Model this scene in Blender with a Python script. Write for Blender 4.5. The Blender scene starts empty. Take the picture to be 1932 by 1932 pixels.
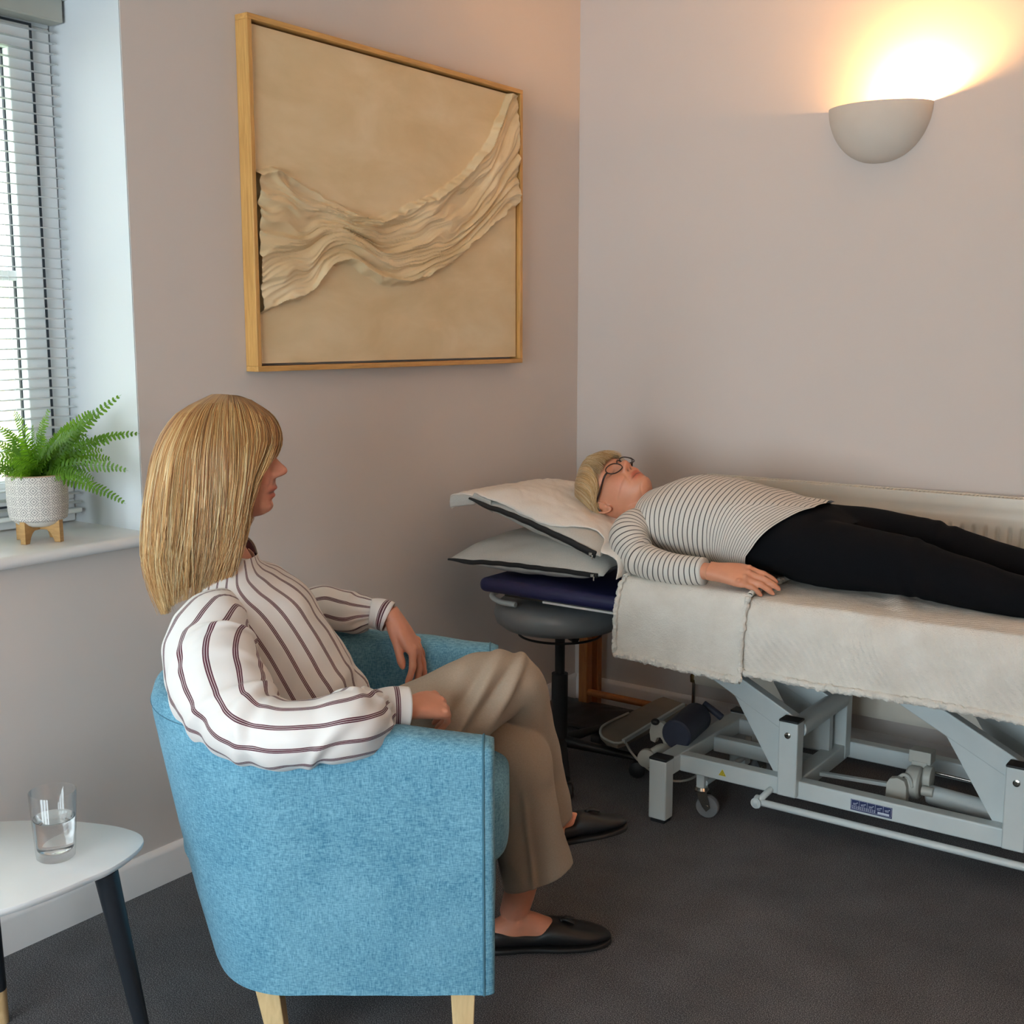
import bpy, bmesh, math, random
import numpy as np
from math import sin, cos, pi, radians, sqrt, atan2, exp
from mathutils import Vector, Matrix, noise, Quaternion

random.seed(7)
rng = np.random.default_rng(5)
scene = bpy.context.scene
COL = scene.collection
V = Vector

# ------------------------------------------------------------------ camera
YAW, PITCH, FPX = radians(35.92), radians(8.571), 2235.5
CAM = V((2.352, -3.6527, 1.36))
FH = V((-sin(YAW), cos(YAW), 0)); RT = V((cos(YAW), sin(YAW), 0))
FW = FH * cos(PITCH) + V((0, 0, -sin(PITCH))); UPV = RT.cross(FW)
cd = bpy.data.cameras.new('camera'); cam = bpy.data.objects.new('camera', cd); COL.objects.link(cam)
cd.sensor_width = 36; cd.lens = FPX / 1932 * 36; cd.clip_start = 0.05; cd.clip_end = 100
cam.location = CAM
cam.rotation_euler = (pi / 2 - PITCH, 0, YAW)
scene.camera = cam

# ------------------------------------------------------------------ view, world, daylight
vs = scene.view_settings
scene.display_settings.display_device = 'sRGB'
vs.view_transform = 'Standard'; vs.look = 'None'; vs.gamma = 1; vs.use_curve_mapping = False
vs.exposure = 0.12
world = bpy.data.worlds.new('world'); scene.world = world; world.use_nodes = True
bg = world.node_tree.nodes['Background']
# overcast sky: dimmer and whiter on the left-hand side of the house, brighter and bluer behind the viewer
_wt = world.node_tree; _tc = _wt.nodes.new('ShaderNodeTexCoord'); _sx = _wt.nodes.new('ShaderNodeSeparateXYZ'); _wt.links.new(_tc.outputs['Generated'], _sx.inputs[0])
_mr = _wt.nodes.new('ShaderNodeMapRange'); _mr.inputs['From Min'].default_value = -0.30; _mr.inputs['From Max'].default_value = 0.05
_wt.links.new(_sx.outputs[0], _mr.inputs['Value'])
_cr = _wt.nodes.new('ShaderNodeValToRGB'); _cr.color_ramp.elements[0].color = (0.82, 0.93, 1.0, 1); _cr.color_ramp.elements[1].color = (0.77, 0.92, 1.0, 1); _wt.links.new(_mr.outputs[0], _cr.inputs[0])
_st = _wt.nodes.new('ShaderNodeMapRange'); _st.inputs['To Min'].default_value = 4.7; _st.inputs['To Max'].default_value = 16.2; _wt.links.new(_mr.outputs[0], _st.inputs['Value'])
_wt.links.new(_cr.outputs[0], bg.inputs[0]); _wt.links.new(_st.outputs[0], bg.inputs[1])
ROOM_X, ROOM_Y, ROOM_Z = 4.3, -5.4, 2.62
W1 = dict(y0=-3.35, y1=-1.905, z0=0.893, z1=2.13)          # window in the left wall
W2 = dict(x0=0.35, x1=2.75, z0=0.25, z1=1.95)                # window behind the camera
def portal(name, loc, rot, sx, sy):
    l = bpy.data.lights.new(name, 'AREA'); l.shape = 'RECTANGLE'; l.size = sx; l.size_y = sy
    o = bpy.data.objects.new(name, l); COL.objects.link(o); o.location = loc; o.rotation_euler = rot
    l.cycles.is_portal = True
    return o
portal('daylight_portal', (-0.34, (W1['y0'] + W1['y1']) / 2, (W1['z0'] + W1['z1']) / 2), (0, -pi / 2, 0), W1['z1'] - W1['z0'], W1['y1'] - W1['y0'])
portal('daylight_portal', ((W2['x0'] + W2['x1']) / 2, ROOM_Y - 0.31, (W2['z0'] + W2['z1']) / 2), (pi / 2, 0, 0), W2['x1'] - W2['x0'], W2['z1'] - W2['z0'])

# ------------------------------------------------------------------ measuring helpers (a photo pixel on a plane of the room)
def ray(x, y): return FW + RT * ((x - 966) / FPX) - UPV * ((y - 966) / FPX)
def ony(x, y, Y): d = ray(x, y); return CAM + d * ((Y - CAM.y) / d.y)
def onx(x, y, X): d = ray(x, y); return CAM + d * ((X - CAM.x) / d.x)
def onz(x, y, Z): d = ray(x, y); return CAM + d * ((Z - CAM.z) / d.z)
def ats(x, y, s): d = ray(x, y); return CAM + d * (s / d.dot(FH))
def fs(F, s, z): return V((CAM.x, CAM.y, 0)) + RT * F + FH * s + V((0, 0, z))

# ------------------------------------------------------------------ materials
def _nt(name):
    m = bpy.data.materials.new(name); m.use_nodes = True
    nt = m.node_tree; b = nt.nodes['Principled BSDF']
    return m, nt, b
def node(nt, t, **kw):
    n = nt.nodes.new(t)
    for k, v in kw.items():
        if hasattr(n, k): setattr(n, k, v)
        else: n.inputs[k.replace('_', ' ')].default_value = v
    return n
def lin(c):
    return tuple(((x / 255) / 12.92 if x / 255 <= 0.04045 else ((x / 255 + 0.055) / 1.055) ** 2.4) for x in c)
def mapping(nt, scale=(1, 1, 1), rot=(0, 0, 0), src='Object'):
    tc = node(nt, 'ShaderNodeTexCoord'); mp = node(nt, 'ShaderNodeMapping')
    mp.inputs['Scale'].default_value = scale; mp.inputs['Rotation'].default_value = rot
    nt.links.new(tc.outputs[src], mp.inputs[0]); return mp.outputs[0]
def ramp(nt, fac, stops):
    r = node(nt, 'ShaderNodeValToRGB')
    e = r.color_ramp.elements
    while len(e) < len(stops): e.new(0.5)
    for i, (p, c) in enumerate(stops): e[i].position = p; e[i].color = (*c, 1)
    nt.links.new(fac, r.inputs[0]); return r.outputs[0]
def mathn(nt, op, a, b=None, c=None):
    n = node(nt, 'ShaderNodeMath', operation=op)
    for i, x in enumerate((a, b, c)):
        if x is None: continue
        if isinstance(x, (int, float)): n.inputs[i].default_value = x
        else: nt.links.new(x, n.inputs[i])
    return n.outputs[0]
def bump(nt, b, h, strength=0.3, dist=0.002, prev=None):
    n = node(nt, 'ShaderNodeBump'); n.inputs['Strength'].default_value = strength; n.inputs['Distance'].default_value = dist
    nt.links.new(h, n.inputs['Height'])
    if prev is not None: nt.links.new(prev, n.inputs['Normal'])
    nt.links.new(n.outputs[0], b.inputs['Normal']); return n.outputs[0]
def noise_t(nt, vec, scale, detail=3, rough=0.5, dist=0):
    n = node(nt, 'ShaderNodeTexNoise'); n.inputs['Scale'].default_value = scale; n.inputs['Detail'].default_value = detail
    n.inputs['Roughness'].default_value = rough; n.inputs['Distortion'].default_value = dist
    nt.links.new(vec, n.inputs['Vector']); return n.outputs['Fac']
def mixc(nt, fac, a, b):
    n = node(nt, 'ShaderNodeMix', data_type='RGBA')
    for i, x in ((0, fac), (6, a), (7, b)):
        if isinstance(x, (int, float)): n.inputs[i].default_value = x
        elif isinstance(x, tuple): n.inputs[i].default_value = (*x, 1)
        else: nt.links.new(x, n.inputs[i])
    return n.outputs[2]
def mat(name, col, rough=0.5, metal=0.0, nscale=None, namp=0.12, bscale=None, bstr=0.2, bdist=0.001, **kw):
    m, nt, b = _nt(name)
    c = lin(col); b.inputs['Base Color'].default_value = (*c, 1)
    b.inputs['Roughness'].default_value = rough; b.inputs['Metallic'].default_value = metal
    for k, v in kw.items(): b.inputs[k.replace('_', ' ')].default_value = v
    vec = mapping(nt)
    f = noise_t(nt, vec, nscale or 14, 3)
    col_o = ramp(nt, f, [(0.3, tuple(x * (1 - namp) for x in c)), (0.7, tuple(min(1, x * (1 + namp)) for x in c))])
    nt.links.new(col_o, b.inputs['Base Color'])
    if bscale: bump(nt, b, noise_t(nt, vec, bscale, 3), bstr, bdist)
    return m
M = {}
def wood(name, c1, c2, scale=(3, 3, 40), rough=0.45):
    m, nt, b = _nt(name)
    vec = mapping(nt, scale)
    f = noise_t(nt, vec, 6, 4, 0.6, 0.6)
    nt.links.new(ramp(nt, f, [(0.3, lin(c1)), (0.7, lin(c2))]), b.inputs['Base Color'])
    b.inputs['Roughness'].default_value = rough
    bump(nt, b, f, 0.1, 0.0005); return m
def fabric(name, c1, c2, scale=900, rough=0.9, big=8, stretch=(1, 1, 1), bstr=0.5, bdist=0.0008, lowamp=0.5, src='Object', sheen=0.0):
    """woven cloth: two crossed stretched noises"""
    m, nt, b = _nt(name)
    va = mapping(nt, (stretch[0], stretch[1], stretch[2] * 6), src=src); vb = mapping(nt, (stretch[0] * 6, stretch[1] * 6, stretch[2]), src=src)
    fa = noise_t(nt, va, scale / 6, 2); fb = noise_t(nt, vb, scale / 6, 2)
    fc = noise_t(nt, mapping(nt, src=src), big, 3)
    s = mathn(nt, 'ADD', fa, fb); s = mathn(nt, 'MULTIPLY', s, 0.5)
    s2 = mathn(nt, 'MULTIPLY_ADD', mathn(nt, 'SUBTRACT', fc, 0.5), lowamp, s)
    nt.links.new(ramp(nt, s2, [(0.36, lin(c1)), (0.64, lin(c2))]), b.inputs['Base Color'])
    b.inputs['Roughness'].default_value = rough
    b.inputs['Sheen Weight'].default_value = sheen
    bump(nt, b, s, bstr, bdist); return m

def paint(name, col, rough=0.75):
    m, nt, b = _nt(name)
    c = lin(col); vec = mapping(nt)
    nt.links.new(ramp(nt, noise_t(nt, vec, 3, 3), [(0.3, tuple(x * 0.985 for x in c)), (0.7, c)]), b.inputs['Base Color'])
    b.inputs['Roughness'].default_value = rough
    bump(nt, b, noise_t(nt, vec, 260, 3), 0.12, 0.0006)
    return m
M['wall'] = paint('wall_paint', (212, 201, 194))
M['reveal'] = paint('reveal_paint', (206, 208, 210))
M['ceil'] = paint('ceiling_paint', (235, 232, 226))
M['gloss'] = mat('gloss_paint', (226, 222, 220), 0.35, namp=0.02)
M['upvc'] = mat('white_plastic', (244, 246, 246), 0.3, namp=0.02)
M['gasket'] = mat('dark_gasket', (45, 52, 60), 0.6)
M['slat'] = mat('blind_slat', (242, 244, 242), 0.4, namp=0.02)
M['valance'] = mat('valance', (170, 170, 160), 0.5, namp=0.03)
def glass(name, ior=1.45, col=(1, 1, 1), rough=0.0):
    m, nt, b = _nt(name)
    b.inputs['Base Color'].default_value = (*col, 1); b.inputs['Roughness'].default_value = rough
    b.inputs['IOR'].default_value = ior; b.inputs['Transmission Weight'].default_value = 1.0
    return m
M['glass'] = glass('clear_glass', 1.45)
M['water'] = glass('water', 1.33)
def thin_glass(name):
    m, nt, b = _nt(name)
    tr = node(nt, 'ShaderNodeBsdfTransparent'); gl = node(nt, 'ShaderNodeBsdfGlossy'); gl.inputs['Roughness'].default_value = 0.02
    lw = node(nt, 'ShaderNodeLayerWeight'); lw.inputs[0].default_value = 0.5
    fc_ = mathn(nt, 'MULTIPLY_ADD', mathn(nt, 'POWER', lw.outputs['Facing'], 3.0), 0.8, 0.045)
    mx = node(nt, 'ShaderNodeMixShader')
    nt.links.new(fc_, mx.inputs[0]); nt.links.new(tr.outputs[0], mx.inputs[1]); nt.links.new(gl.outputs[0], mx.inputs[2])
    nt.links.new(mx.outputs[0], nt.nodes['Material Output'].inputs[0]); return m
M['pane'] = thin_glass('window_glass')
# carpet: dark charcoal, fine pale flecks
m, nt, b = _nt('carpet'); vec = mapping(nt)
f1 = noise_t(nt, vec, 420, 2, 0.7); f2 = noise_t(nt, vec, 5, 3)
s = mathn(nt, 'MULTIPLY_ADD', mathn(nt, 'SUBTRACT', f2, 0.5), 0.12, f1)
nt.links.new(ramp(nt, s, [(0.36, lin((26, 26, 29))), (0.5, lin((60, 60, 64))), (0.64, lin((140, 139, 141)))]), b.inputs['Base Color'])
b.inputs['Roughness'].default_value = 1.0; b.inputs['Sheen Weight'].default_value = 0.1
bump(nt, b, f1, 0.9, 0.004); M['carpet'] = m

# ------------------------------------------------------------------ mesh helpers
WM = {}                                          # world matrices of the things
class MB:
    def __init__(s): s.v = []; s.f = []; s.uv = []; s.mi = []
    def add(s, vs_, fs_, uvs=None, mi=0):
        o = len(s.v); s.v += [V(p) for p in vs_]
        for k, f in enumerate(fs_):
            s.f.append([i + o for i in f]); s.uv.append(uvs[k] if uvs else None); s.mi.append(mi)
        return s
    def box(s, c, size, rot=None, mi=0):
        c = V(c); h = [x / 2 for x in size]; R = rot if rot is not None else Matrix.Identity(3)
        P = [c + R @ V((sx * h[0], sy * h[1], sz * h[2])) for sx in (-1, 1) for sy in (-1, 1) for sz in (-1, 1)]
        return s.add(P, [(0, 1, 3, 2), (4, 6, 7, 5), (0, 4, 5, 1), (2, 3, 7, 6), (0, 2, 6, 4), (1, 5, 7, 3)], mi=mi)
    def bar(s, a, b_, w, h, up=(0, 0, 1), mi=0):
        """box section bar from a to b: w across, h along up"""
        a, b_ = V(a), V(b_); t = (b_ - a); L = t.length; t.normalize()
        n = V(up) - t * V(up).dot(t); n.normalize(); w_ = t.cross(n)
        R = Matrix((t, w_, n)).transposed()
        return s.box((a + b_) / 2, (L, w, h), R, mi)
    def loft(s, keys, n=24, m=None, ref=(0, 0, 1), cap=True, pw=2.0, disp=None, K=None, smooth=True, mi=0, twist=0.0):
        """keys: (centre, ra, rb) ra along ref, rb across"""
        C = [V(k[0]) for k in keys]; A = [k[1] for k in keys]; B = [k[2] if len(k) > 2 else k[1] for k in keys]
        if smooth and len(keys) > 2 and m: C, A, B = resample(C, A, B, m)
        elif m: C, A, B = lin_resample(C, A, B, m)
        N = len(C); rings = []; arc = 0; arcs = []
        for i in range(N):
            t = (C[min(i + 1, N - 1)] - C[max(i - 1, 0)]).normalized()
            r = V(ref) if not callable(ref) else V(ref(i / (N - 1)))
            a = (r - t * r.dot(t)).normalized(); b_ = t.cross(a)
            if i: arc += (C[i] - C[i - 1]).length
            arcs.append(arc); ring = []
            for j in range(n):
                th = 2 * pi * j / n + twist
                ct, st = cos(th), sin(th)
                if pw != 2.0:
                    ct = math.copysign(abs(ct) ** (2 / pw), ct); st = math.copysign(abs(st) ** (2 / pw), st)
                d = a * ct * A[i] + b_ * st * B[i]
                p = C[i] + d
                if disp: p = p + d.normalized() * disp(j / n, i / (N - 1), p)
                ring.append(p)
            rings.append(ring)
        Kc = K if K else 2 * pi * max(max(A), max(B))
        vs_ = [p for r in rings for p in r]; fc = []; uv = []
        for i in range(N - 1):
            for j in range(n):
                j2 = (j + 1) % n
                fc.append((i * n + j, i * n + j2, (i + 1) * n + j2, (i + 1) * n + j))
                u0, u1 = j / n * Kc, (j + 1) / n * Kc
                uv.append(((u0, arcs[i]), (u1, arcs[i]), (u1, arcs[i + 1]), (u0, arcs[i + 1])))
        if cap:
            for i, rev in ((0, True), (N - 1, False)):
                ci = len(vs_); vs_.append(sum(rings[i], V((0, 0, 0))) / n)
                for j in range(n):
                    j2 = (j + 1) % n
                    f = (i * n + j, i * n + j2, ci)
                    fc.append(f[::-1] if rev else f)
                    uu = ((j / n * Kc, arcs[i]),) * 3; uv.append(uu)
        return s.add(vs_, fc, uv, mi)
    def tube(s, pts, r, n=10, m=None, mi=0, cap=True, disp=None):
        pts = [V(p) for p in pts]
        d = (pts[-1] - pts[0])
        ref = (0, 0, 1) if abs(d.normalized().z) < 0.9 else (1, 0, 0)
        rr = r if isinstance(r, (list, tuple)) else [r] * len(pts)
        return s.loft([(p, q, q) for p, q in zip(pts, rr)], n=n, m=m, ref=ref, cap=cap, mi=mi, disp=disp)
    def ptube(s, pts, r, n=8, mi=0):
        """tube with transported frames, for loops and tight bends"""
        pts = [V(p) for p in pts]; N = len(pts); vs_ = []; fc = []
        t0 = (pts[1] - pts[0]).normalized(); a = t0.orthogonal().normalized()
        for i in range(N):
            t = (pts[min(i + 1, N - 1)] - pts[max(i - 1, 0)]).normalized()
            a = (a - t * a.dot(t)).normalized(); b_ = t.cross(a)
            q = r[i] if isinstance(r, (list, tuple)) else r
            vs_ += [pts[i] + (a * cos(2 * pi * j / n) + b_ * sin(2 * pi * j / n)) * q for j in range(n)]
        for i in range(N - 1):
            for j in range(n): fc.append((i * n + j, i * n + (j + 1) % n, (i + 1) * n + (j + 1) % n, (i + 1) * n + j))
        fc.append(tuple(range(n))[::-1]); fc.append(tuple((N - 1) * n + j for j in range(n)))
        return s.add(vs_, fc, mi=mi)
    def lathe(s, prof, c=(0, 0, 0), axis=(0, 0, 1), n=40, mi=0):
        """prof: (r, h) open profile, ends closed when r = 0"""
        ax = V(axis).normalized(); a = ax.orthogonal().normalized(); b_ = ax.cross(a); c = V(c)
        vs_ = []; fc = []; uv = []
        for (r, h) in prof:
            vs_ += [c + ax * h + (a * cos(2 * pi * j / n) + b_ * sin(2 * pi * j / n)) * max(r, 1e-5) for j in range(n)]
        for i in range(len(prof) - 1):
            for j in range(n):
                fc.append((i * n + j, i * n + (j + 1) % n, (i + 1) * n + (j + 1) % n, (i + 1) * n + j))
                uv.append(((j / n, prof[i][1]), ((j + 1) / n, prof[i][1]), ((j + 1) / n, prof[i + 1][1]), (j / n, prof[i + 1][1])))
        return s.add(vs_, fc, uv, mi)
    def ell(s, c, r, R=None, n=20, mi=0, pw=2.0):
        c = V(c); R = R if R is not None else Matrix.Identity(3); vs_ = []; fc = []
        sp = lambda x: math.copysign(abs(x) ** (2 / pw), x)
        for i in range(n // 2 + 1):
            ph = pi * i / (n // 2)
            for j in range(n):
                th = 2 * pi * j / n
                vs_.append(c + R @ V((r[0] * sp(sin(ph)) * sp(cos(th)), r[1] * sp(sin(ph)) * sp(sin(th)), r[2] * sp(cos(ph)))))
        for i in range(n // 2):
            for j in range(n): fc.append((i * n + j, (i + 1) * n + j, (i + 1) * n + (j + 1) % n, i * n + (j + 1) % n))
        return s.add(vs_, fc, mi=mi)
    def grid(s, fn, nu, nv, K=(1, 1), mi=0, flip=False):
        vs_ = [fn(i / nu, j / nv) for i in range(nu + 1) for j in range(nv + 1)]; fc = []; uv = []
        for i in range(nu):
            for j in range(nv):
                q = (i * (nv + 1) + j, (i + 1) * (nv + 1) + j, (i + 1) * (nv + 1) + j + 1, i * (nv + 1) + j + 1)
                w = ((i / nu * K[0], j / nv * K[1]), ((i + 1) / nu * K[0], j / nv * K[1]), ((i + 1) / nu * K[0], (j + 1) / nv * K[1]), (i / nu * K[0], (j + 1) / nv * K[1]))
                fc.append(q[::-1] if flip else q); uv.append(w[::-1] if flip else w)
        return s.add(vs_, fc, uv, mi)
    def build(s, name, m, parent=None, sharp=0.7, bevel=0, weld=False, normals=False):
        me = bpy.data.meshes.new(name)
        inv = WM[parent].inverted() if parent is not None else Matrix.Identity(4)
        me.from_pydata([inv @ p for p in s.v], [], s.f)
        if any(u is not None for u in s.uv):
            ul = me.uv_layers.new(name='UVMap'); li = 0
            for k, f in enumerate(s.f):
                for q in range(len(f)):
                    if s.uv[k] is not None: ul.data[li].uv = s.uv[k][q]
                    li += 1
        bm = bmesh.new(); bm.from_mesh(me)
        if weld: bmesh.ops.remove_doubles(bm, verts=bm.verts, dist=1e-5)
        if normals: bmesh.ops.recalc_face_normals(bm, faces=bm.faces)
        for f in bm.faces: f.smooth = True
        for e in bm.edges:
            if len(e.link_faces) == 2 and e.calc_face_angle(0) > sharp: e.smooth = False
        bm.to_mesh(me); bm.free()
        ms = m if isinstance(m, (list, tuple)) else [m]
        for x in ms: me.materials.append(x)
        if len(ms) > 1:
            me.polygons.foreach_set('material_index', s.mi)
        o = bpy.data.objects.new(name, me); COL.objects.link(o)
        if parent is not None: o.parent = parent; WM[o] = WM[parent]
        else: WM[o] = Matrix.Identity(4)
        if bevel:
            b_ = o.modifiers.new('bevel', 'BEVEL'); b_.width = bevel; b_.segments = 3; b_.limit_method = 'ANGLE'; b_.angle_limit = 0.6
        return o
def cr(p0, p1, p2, p3, t):
    return 0.5 * ((2 * p1) + (p2 - p0) * t + (2 * p0 - 5 * p1 + 4 * p2 - p3) * t * t + (3 * p1 - p0 - 3 * p2 + p3) * t ** 3)
def resample(C, A, B, m):
    n = len(C); L = [0]
    for i in range(1, n): L.append(L[-1] + max((C[i] - C[i - 1]).length, 1e-6))
    oc, oa, ob = [], [], []
    for k in range(m):
        d = L[-1] * k / (m - 1); i = 0
        while i < n - 2 and L[i + 1] < d: i += 1
        t = (d - L[i]) / (L[i + 1] - L[i]); t = min(max(t, 0), 1)
        i0, i1, i2, i3 = max(i - 1, 0), i, i + 1, min(i + 2, n - 1)
        oc.append(cr(C[i0], C[i1], C[i2], C[i3], t))
        oa.append(max(1e-4, cr(A[i0], A[i1], A[i2], A[i3], t))); ob.append(max(1e-4, cr(B[i0], B[i1], B[i2], B[i3], t)))
    return oc, oa, ob
def lin_resample(C, A, B, m):
    oc, oa, ob = [], [], []; n = len(C)
    for k in range(m):
        x = (n - 1) * k / (m - 1); i = min(int(x), n - 2); t = x - i
        oc.append(C[i].lerp(C[i + 1], t)); oa.append(A[i] + (A[i + 1] - A[i]) * t); ob.append(B[i] + (B[i + 1] - B[i]) * t)
    return oc, oa, ob
def spline(pts, m):
    pts = [V(p) for p in pts]; C, _, _ = resample(pts, [1] * len(pts), [1] * len(pts), m); return C
def interp(tab, x):
    """tab: rows sorted by first value, smooth interpolation of the others"""
    xs = [r[0] for r in tab]
    if x <= xs[0]: return tab[0][1:]
    if x >= xs[-1]: return tab[-1][1:]
    i = 0
    while xs[i + 1] < x: i += 1
    t = (x - xs[i]) / (xs[i + 1] - xs[i])
    i0, i3 = max(i - 1, 0), min(i + 2, len(tab) - 1)
    return tuple(cr(tab[i0][k], tab[i][k], tab[i + 1][k], tab[i3][k], t) for k in range(1, len(tab[0])))
def gs(x, s): return exp(-(x / s) ** 2)
def sst(a, b_, x):
    t = min(max((x - a) / (b_ - a), 0), 1); return t * t * (3 - 2 * t)
def N3(x, y, z=0.0): return noise.noise(V((x, y, z)))

def thing(name, label, cat, loc=(0, 0, 0), rotz=0, group=None):
    o = bpy.data.objects.new(name, None); COL.objects.link(o); o.empty_display_size = 0.1
    o.location = loc; o.rotation_euler = (0, 0, rotz)
    WM[o] = Matrix.Translation(V(loc)) @ Matrix.Rotation(rotz, 4, 'Z')
    o['label'] = label; o['category'] = cat
    if group: o['group'] = group
    return o
def tag(o, label, cat, group=None):
    o['label'] = label; o['category'] = cat
    if group: o['group'] = group
    return o
def struct(o): o['kind'] = 'structure'; return o
def remesh(o, vox, smooth_it=4, factor=0.5):
    r = o.modifiers.new('r', 'REMESH'); r.mode = 'VOXEL'; r.voxel_size = vox; r.use_smooth_shade = True
    if smooth_it:
        s_ = o.modifiers.new('s', 'SMOOTH'); s_.iterations = smooth_it; s_.factor = factor
    bpy.context.view_layer.update()
    dg = bpy.context.evaluated_depsgraph_get()
    me = bpy.data.meshes.new_from_object(o.evaluated_get(dg))
    ms = [x for x in o.data.materials]
    o.modifiers.clear(); o.data = me
    me.materials.clear()
    for x in ms: me.materials.append(x)
    me.polygons.foreach_set('use_smooth', [True] * len(me.polygons))
    return o
def coords(o):
    me = o.data; a = np.empty(len(me.vertices) * 3); me.vertices.foreach_get('co', a); a = a.reshape(-1, 3)
    Wm = np.array(WM[o]); return a @ Wm[:3, :3].T + Wm[:3, 3]
def setcoords(o, P):
    Wi = np.array(WM[o].inverted()); Q = P @ Wi[:3, :3].T + Wi[:3, 3]
    o.data.vertices.foreach_set('co', Q.ravel()); o.data.update()
def displace(o, fn):
    me = o.data; P = coords(o); Nn = np.empty(len(me.vertices) * 3); me.vertices.foreach_get('normal', Nn); Nn = Nn.reshape(-1, 3)
    Rm = np.array(WM[o])[:3, :3]; Nn = Nn @ Rm.T
    D = np.array([fn(p, n_) for p, n_ in zip(P, Nn)])
    setcoords(o, P + Nn * D[:, None])
def vcol(o, cols, name='Col'):
    me = o.data; at = me.color_attributes.new(name, 'FLOAT_COLOR', 'POINT')
    c = np.ones((len(me.vertices), 4)); c[:, :3] = cols; at.data.foreach_set('color', c.ravel())
# ================================================================== ROOM
def wall_with_hole(name, axis, at, thick, lo, hi, z1, hole, m):
    """axis 'x': wall plane x=at, spans y lo..hi; thick signed outwards"""
    mb = MB(); h0, h1, hz0, hz1 = hole
    def bx(a0, a1, zz0, zz1):
        if axis == 'x': mb.box((at + thick / 2, (a0 + a1) / 2, (zz0 + zz1) / 2), (abs(thick), a1 - a0, zz1 - zz0))
        else: mb.box(((a0 + a1) / 2, at + thick / 2, (zz0 + zz1) / 2), (a1 - a0, abs(thick), zz1 - zz0))
    bx(lo, h0, 0, z1); bx(h1, hi, 0, z1); bx(h0, h1, 0, hz0); bx(h0, h1, hz1, z1)
    return struct(mb.build(name, m))
T = 0.36
wall_with_hole('wall_left', 'x', 0, -T, ROOM_Y - 0.3, 0.2, ROOM_Z, (W1['y0'], W1['y1'], W1['z0'] - 0.028, W1['z1']), M['wall'])
struct(MB().box((ROOM_X / 2, 0.1, ROOM_Z / 2), (ROOM_X + 0.0, 0.2, ROOM_Z)).build('wall_back', M['wall']))
struct(MB().box((ROOM_X + 0.1, ROOM_Y / 2, ROOM_Z / 2), (0.2, -ROOM_Y + 0.4, ROOM_Z)).build('wall_right', M['wall']))
wall_with_hole('wall_front', 'y', ROOM_Y, -0.3, 0, ROOM_X, ROOM_Z, (W2['x0'], W2['x1'], W2['z0'], W2['z1']), M['wall'])
struct(MB().box((ROOM_X / 2 - 0.1, ROOM_Y / 2, -0.05), (ROOM_X + 0.6, -ROOM_Y + 0.8, 0.1)).build('floor', M['carpet']))
struct(MB().box((ROOM_X / 2 - 0.1, ROOM_Y / 2, ROOM_Z + 0.05), (ROOM_X + 0.6, -ROOM_Y + 0.8, 0.1)).build('ceiling', M['ceil']))
# white plaster lining of the window reveal
mb = MB(); L = W1
mb.box((-T / 2, L['y1'] + 0.0015 - 0.003, (L['z0'] + L['z1']) / 2), (T - 0.002, 0.003, L['z1'] - L['z0']))
mb.box((-T / 2, L['y0'] + 0.0015, (L['z0'] + L['z1']) / 2), (T - 0.002, 0.003, L['z1'] - L['z0']))
mb.box((-T / 2, (L['y0'] + L['y1']) / 2, L['z1'] - 0.0015), (T - 0.002, L['y1'] - L['y0'] - 0.006, 0.003))
struct(mb.build('trim_1', M['reveal']))
# skirting boards with a rounded top
def skirting(name, p, q, nrm):
    p, q, nrm = V(p), V(q), V(nrm); d = (q - p)
    prof = [(0, 0), (0.015, 0), (0.015, 0.078), (0.0125, 0.084), (0.008, 0.088), (0.004, 0.0925), (0, 0.0925)]
    vs_ = [p + nrm * a + V((0, 0, b_)) for a, b_ in prof] + [q + nrm * a + V((0, 0, b_)) for a, b_ in prof]
    n = len(prof); fc = [(i, (i + 1) % n, n + (i + 1) % n, n + i) for i in range(n)] + [tuple(range(n))[::-1], tuple(range(n, 2 * n))]
    mb = MB().add(vs_, fc); return struct(mb.build(name, M['gloss'], normals=True))
skirting('baseboard_left', (0, ROOM_Y, 0), (0, 0, 0), (1, 0, 0))
skirting('baseboard_back', (0.015, 0, 0), (ROOM_X, 0, 0), (0, -1, 0))
skirting('baseboard_right', (ROOM_X, ROOM_Y, 0), (ROOM_X, -0.015, 0), (-1, 0, 0))
skirting('baseboard_front', (0.015, ROOM_Y, 0), (ROOM_X - 0.015, ROOM_Y, 0), (0, 1, 0))
# window sill: board with a round nose and horns past the opening
mb = MB(); y0, y1, zt = L['y0'], L['y1'], L['z0']; th = 0.028
prof = [(0.0, zt - th), (0.0, zt)] + [(0.036 + 0.014 * sin(a), zt - 0.014 + 0.014 * cos(a)) for a in np.linspace(0, pi, 9)]
vs_ = []; n = len(prof)
for yy in (y0 - 0.05, y1 + 0.05): vs_ += [V((a, yy, b_)) for a, b_ in prof]
mb.add(vs_, [(i, (i + 1) % n, n + (i + 1) % n, n + i) for i in range(n)] + [tuple(range(n))[::-1], tuple(range(n, 2 * n))])
mb.box((-T / 2 + 0.02, (y0 + y1) / 2, zt - th / 2), (T - 0.04, y1 - y0, th))
struct(mb.build('trim_2', M['gloss'], normals=True))

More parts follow.
